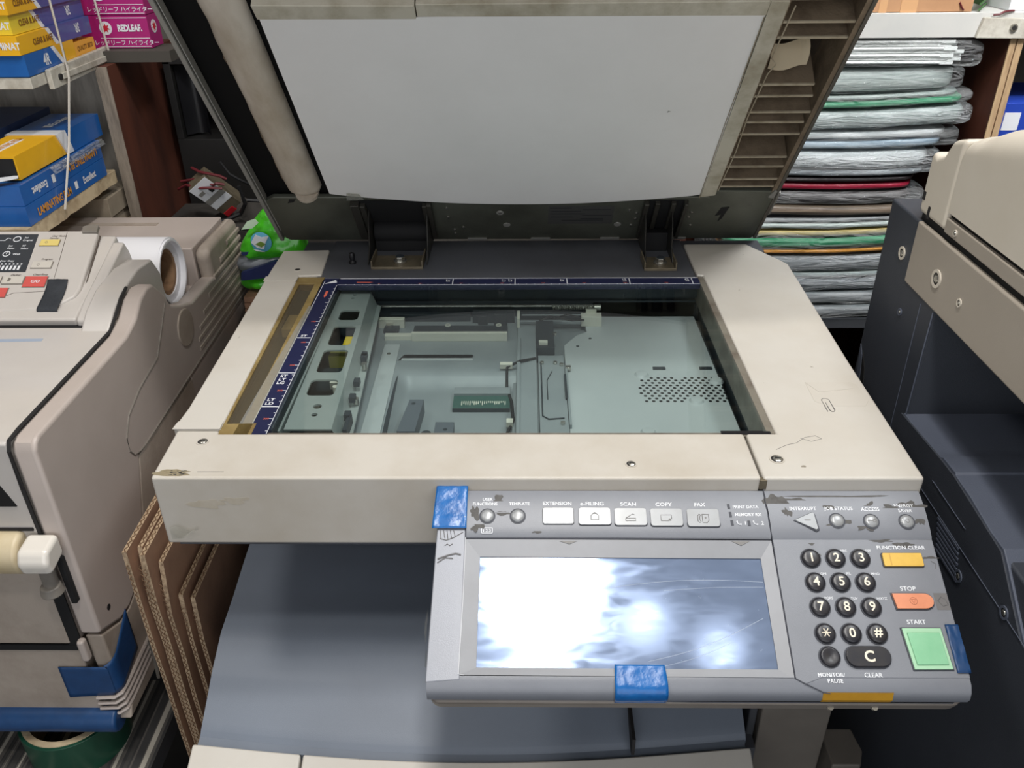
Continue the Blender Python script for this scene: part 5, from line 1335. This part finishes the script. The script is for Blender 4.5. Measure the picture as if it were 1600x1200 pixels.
# magenta boxes
for k, (z0, lab) in enumerate(((221, 'magenta highlighter box with white leaf-logo lettering on the grey ledge'), (265.5, 'upper magenta highlighter box stacked on the fully visible one'))):
    b = MB(); b.box(-412, -312, 352, 395, z0, z0+43.5, 0)
    F = lambda x, z: (lambda a, c: (x+a, 351.6, z+c))
    b.text('REDLEAF.', F(-339, z0+27), 8.4, 1, bold=.05, sx=.70)
    b.cyl((-374, z0+27), 9, 351.5, 352, 'y', 24, 1)
    pts = []
    for i in range(14):
        a = 2*math.pi*i/14+math.pi/2; r_ = 7 if i % 2 == 0 else 3.2; pts.append((-374+r_*math.cos(a), z0+27+r_*math.sin(a)))
    b.prism(pts, 351.2, 351.6, 'y', 2)
    b.box(-384, -313, 351.6, 352, z0+13, z0+13.8, 1); b.box(-384, -313, 351.6, 352, z0+1.6, z0+2.4, 1); b.box(-384, -313, 351.6, 352, z0+40, z0+40.8, 1)
    b.text('レッドリーフ ハイライター', F(-347, z0+7.5), 5.4, 1, bold=.01)
    b.cyl((372, z0+27), 9, -312, -311.6, 'x', 24, 1); b.prism([(372+(p[0]+374), p[1]) for p in pts], -311.7, -311.2, 'x', 2)
    tag(b.build('highlighter_box', [magenta, boxwhite, mat('leaf_red', (196, 30, 50), .5)]), lab, 'box', 'magenta highlighter boxes')
# cartons under the lower shelf
GC = 'pale cartons under the lower left shelf'
tag(MB().box(-470, -385, 252, 345, -1, 28).build('carton', mat('pale_carton', (158, 146, 128), .7, dirt=(126, 114, 98), dscale=30, damt=.7), bevel=1), 'pale carton just under the lower shelf, its end facing out', 'box', GC)
tag(MB().box(-476, -389, 254, 350, -19.5, -1.5).build('carton', MATS['pale_carton'], bevel=1), 'pale carton below the other one, nearly hidden behind the beige copier', 'box', GC)
# ------------------------------------------------------------------ clutter behind the copiers
bc = thing('dark_cabinet', (-240, 560, FL), 'dark open metal cabinet in the shadow behind the left rack panel', 'cabinet')
b = MB(); b.box(-352, -218, 470, 690, FL, 60, 0); b.box(-352, -340, 470, 690, 60, 190); b.box(-230, -218, 470, 690, 60, 190); b.box(-352, -218, 470, 690, 178, 190); b.box(-352, -218, 680, 690, 60, 190)
b.build('frame', mat('cabinet_dark', (30, 29, 28), .5), bc, bevel=1)
b = MB(); b.grid(lambda u, v: (-338+40*u, 480+20*math.sin(u*3), 64+110*v+4*noise.noise(Vector((u*5, v*6, 2)))), 8, 14); b.build('black_bag', black, bc, recalc=False)
lcab = thing('low_cabinet', (-200, 440, FL), 'low dusty cabinet behind the copiers with tangled cables and cloth', 'cabinet')
MB().box(-360, 40, 330, 468, FL, -50).build('cabinet_body', clutter, lcab)
b = MB(); b.grid(lambda u, v: (-350+300*u, 332+130*v, -48+28*abs(noise.noise(Vector((u*5, v*3, 7))))*2*math.sin(math.pi*u)*math.sin(math.pi*v)), 40, 16); b.build('dusty_cloth', clutter, lcab, recalc=False)
# power supply unit
cc = Vector((-262, 352, 8))
psu = thing('power_supply', (-262, 352, -40), 'small white and steel power supply with dark red wires behind the beige copier', 'power supply')
Rm = Matrix.Rotation(R(-38), 3, 'Y') @ Matrix.Rotation(R(25), 3, 'X')
def PT(x, y, z):
    v = Rm @ Vector((x, y, z)); return (cc.x+v.x, cc.y+v.y, cc.z+v.z)
b = MB(PT); b.box(-18, 18, -14, 14, -36, 34, 0); b.box(-18.3, 18.3, -14.4, -13.8, -18, 34, 1); b.box(-18.4, 18.4, -14.6, -14, -6, 4, 3); b.box(4, 10, -15, -14, 8, 16, 2); b.box(-14, -4, -15, -14, 14, 20, 3)
b.build('case', [duststeel, boxwhite, matteblack, rimgrey], psu, bevel=.6)
b = MB(PT); b.box(-17, 4, -14.8, 8, -40, -30); b.build('red_plug', mat('red_plug', (176, 32, 40), .4), psu, bevel=1)
b = MB()
for pth in ([(-232, 330, 34), (-240, 326, 40), (-256, 330, 42), (-272, 334, 44), (-290, 350, 46)], [(-240, 328, 20), (-258, 324, 22), (-280, 330, 20), (-300, 340, 22), (-318, 350, 12)], [(-236, 328, 26), (-246, 322, 30), (-254, 330, 24), (-262, 334, 28), (-286, 344, 30), (-312, 352, 24)]):
    b.tube(pth, 2.2, 6)
b.build('red_wire', cablered, psu)
b = MB(); b.tube([(-218, 340, 20), (-214, 344, -10), (-226, 350, -28), (-250, 348, -38), (-290, 344, -44)], 3.4, 6); b.tube([(-210, 344, -4), (-190, 346, -6), (-170, 350, -2)], 3, 6); b.tube([(-238, 332, 60), (-228, 336, 40), (-216, 340, 30), (-206, 350, 20)], 2.4, 6)
tag(b.build('cable', cableblack), 'tangle of black cables around the small power supply', 'cable')
# bags between the copiers
GB = 'bright bags behind the left copiers'
def pillow(b, c, rx, ry, rz, tiltv=0, seed=0, m=0, flat=2.6):
    def fn(u, v):
        a = 2*math.pi*v; p = math.pi*(u-.5)
        cx = math.cos(p)**(2/flat) if math.cos(p) > 0 else 0
        x = math.copysign(abs(math.cos(a))**.7, math.cos(a))*cx*rx; z = math.copysign(abs(math.sin(a))**.7, math.sin(a))*cx*rz; y = math.sin(p)*ry
        n_ = noise.noise(Vector((x*.06+seed, y*.06, z*.06)))*5
        t = tiltv; x2 = x*math.cos(t)-z*math.sin(t); z2 = x*math.sin(t)+z*math.cos(t)
        return (c[0]+x2+n_*.6, c[1]+y+n_, c[2]+z2+n_*.6)
    b.grid(fn, 26, 40, m)
    return b
bs = thing('board_stack', (-140, 222, FL), 'stack of brown boards behind the middle photocopier, carrying the green bags', 'boards')
for k in range(6): MB().box(-184, -96, 170+k*2, 290, -150+k*9, -142+k*9).build('board', card, bs)
MB().box(-183, -98, 176, 285, FL, -151).build('support', darkbody, bs)
def bagfn(u, v):
    a = 2*math.pi*v; t = u                       # t from bottom to the gathered top
    hw = 55*(1-t)**.55*(.55+.45*min(1, t*6)) + 3
    hd = 20*(1-t)**.5*(.35+.65*min(1, t*8)) + 2
    x = -140 + 12*t + hw*math.copysign(abs(math.cos(a))**.8, math.cos(a)); y = 218 + hd*math.copysign(abs(math.sin(a))**.7, math.sin(a)); z = -52 + 84*t
    n_ = noise.noise(Vector((x*.05, y*.05, z*.05)))*6
    return (x+n_*.5, y+n_, z+n_*.4)
g1 = thing('green_bag', (-142, 205, -60), 'bright green foil pack with a round blue and white emblem', 'bag', GB)
b = MB(); b.grid(bagfn, 34, 44)
b.build('foil_pack', greenbag, g1, smooth=70, recalc=False)
b = MB()
b.lathe((-150, -18), [(15, 196.5), (10, 195.3), (0, 195)], 28, 0, axis='y')
b.prism([(-164, -18), (-156, -6), (-148, -10), (-137, -8), (-143, -18), (-147, -28), (-156, -26)], 194.2, 194.9, 'y', 1)
b.prism([(-158, -20), (-150, -16), (-143, -20), (-150, -25)], 193.6, 194.1, 'y', 3); b.prism([(-162, -28), (-152, -30), (-146, -32), (-157, -31)], 193.8, 194.6, 'y', 1)
b.prism([(-176, 0), (-166, 12), (-154, 16), (-150, 10), (-160, 2)], 198.2, 199.4, 'y', 2)
b.prism([(-182, -34), (-165, -33), (-165, -38), (-182, -39)], 197.6, 198.6, 'y', 5)
b.build('printed_emblem', [skyblue, boxwhite, mat('pale_green_print', (196, 220, 190), .4), mat('olive_print', (110, 140, 50), .5), mat('red_dot', (180, 40, 40), .5), navybag], g1)
b = MB(); pillow(b, (-150, 224, -56), 48, 26, 17, .1, 4)
tag(b.build('grey_bag', greybag, smooth=70, recalc=False), 'crumpled grey plastic pack under the green emblem pack', 'bag', GB)
b = MB(); b.prism([(-186, -74), (-112, -66), (-112, -52), (-132, -44), (-184, -62)], 188, 196, 'y'); tag(b.build('navy_packet', navybag), 'flat navy blue packet wedged between the grey and green packs', 'packet', GB)
b = MB(); pillow(b, (-150, 214, -84), 46, 22, 13, .05, 8)
tag(b.build('green_bag', greenbag, smooth=70, recalc=False), 'lower plain green foil pack resting on the brown boards', 'bag', GB)
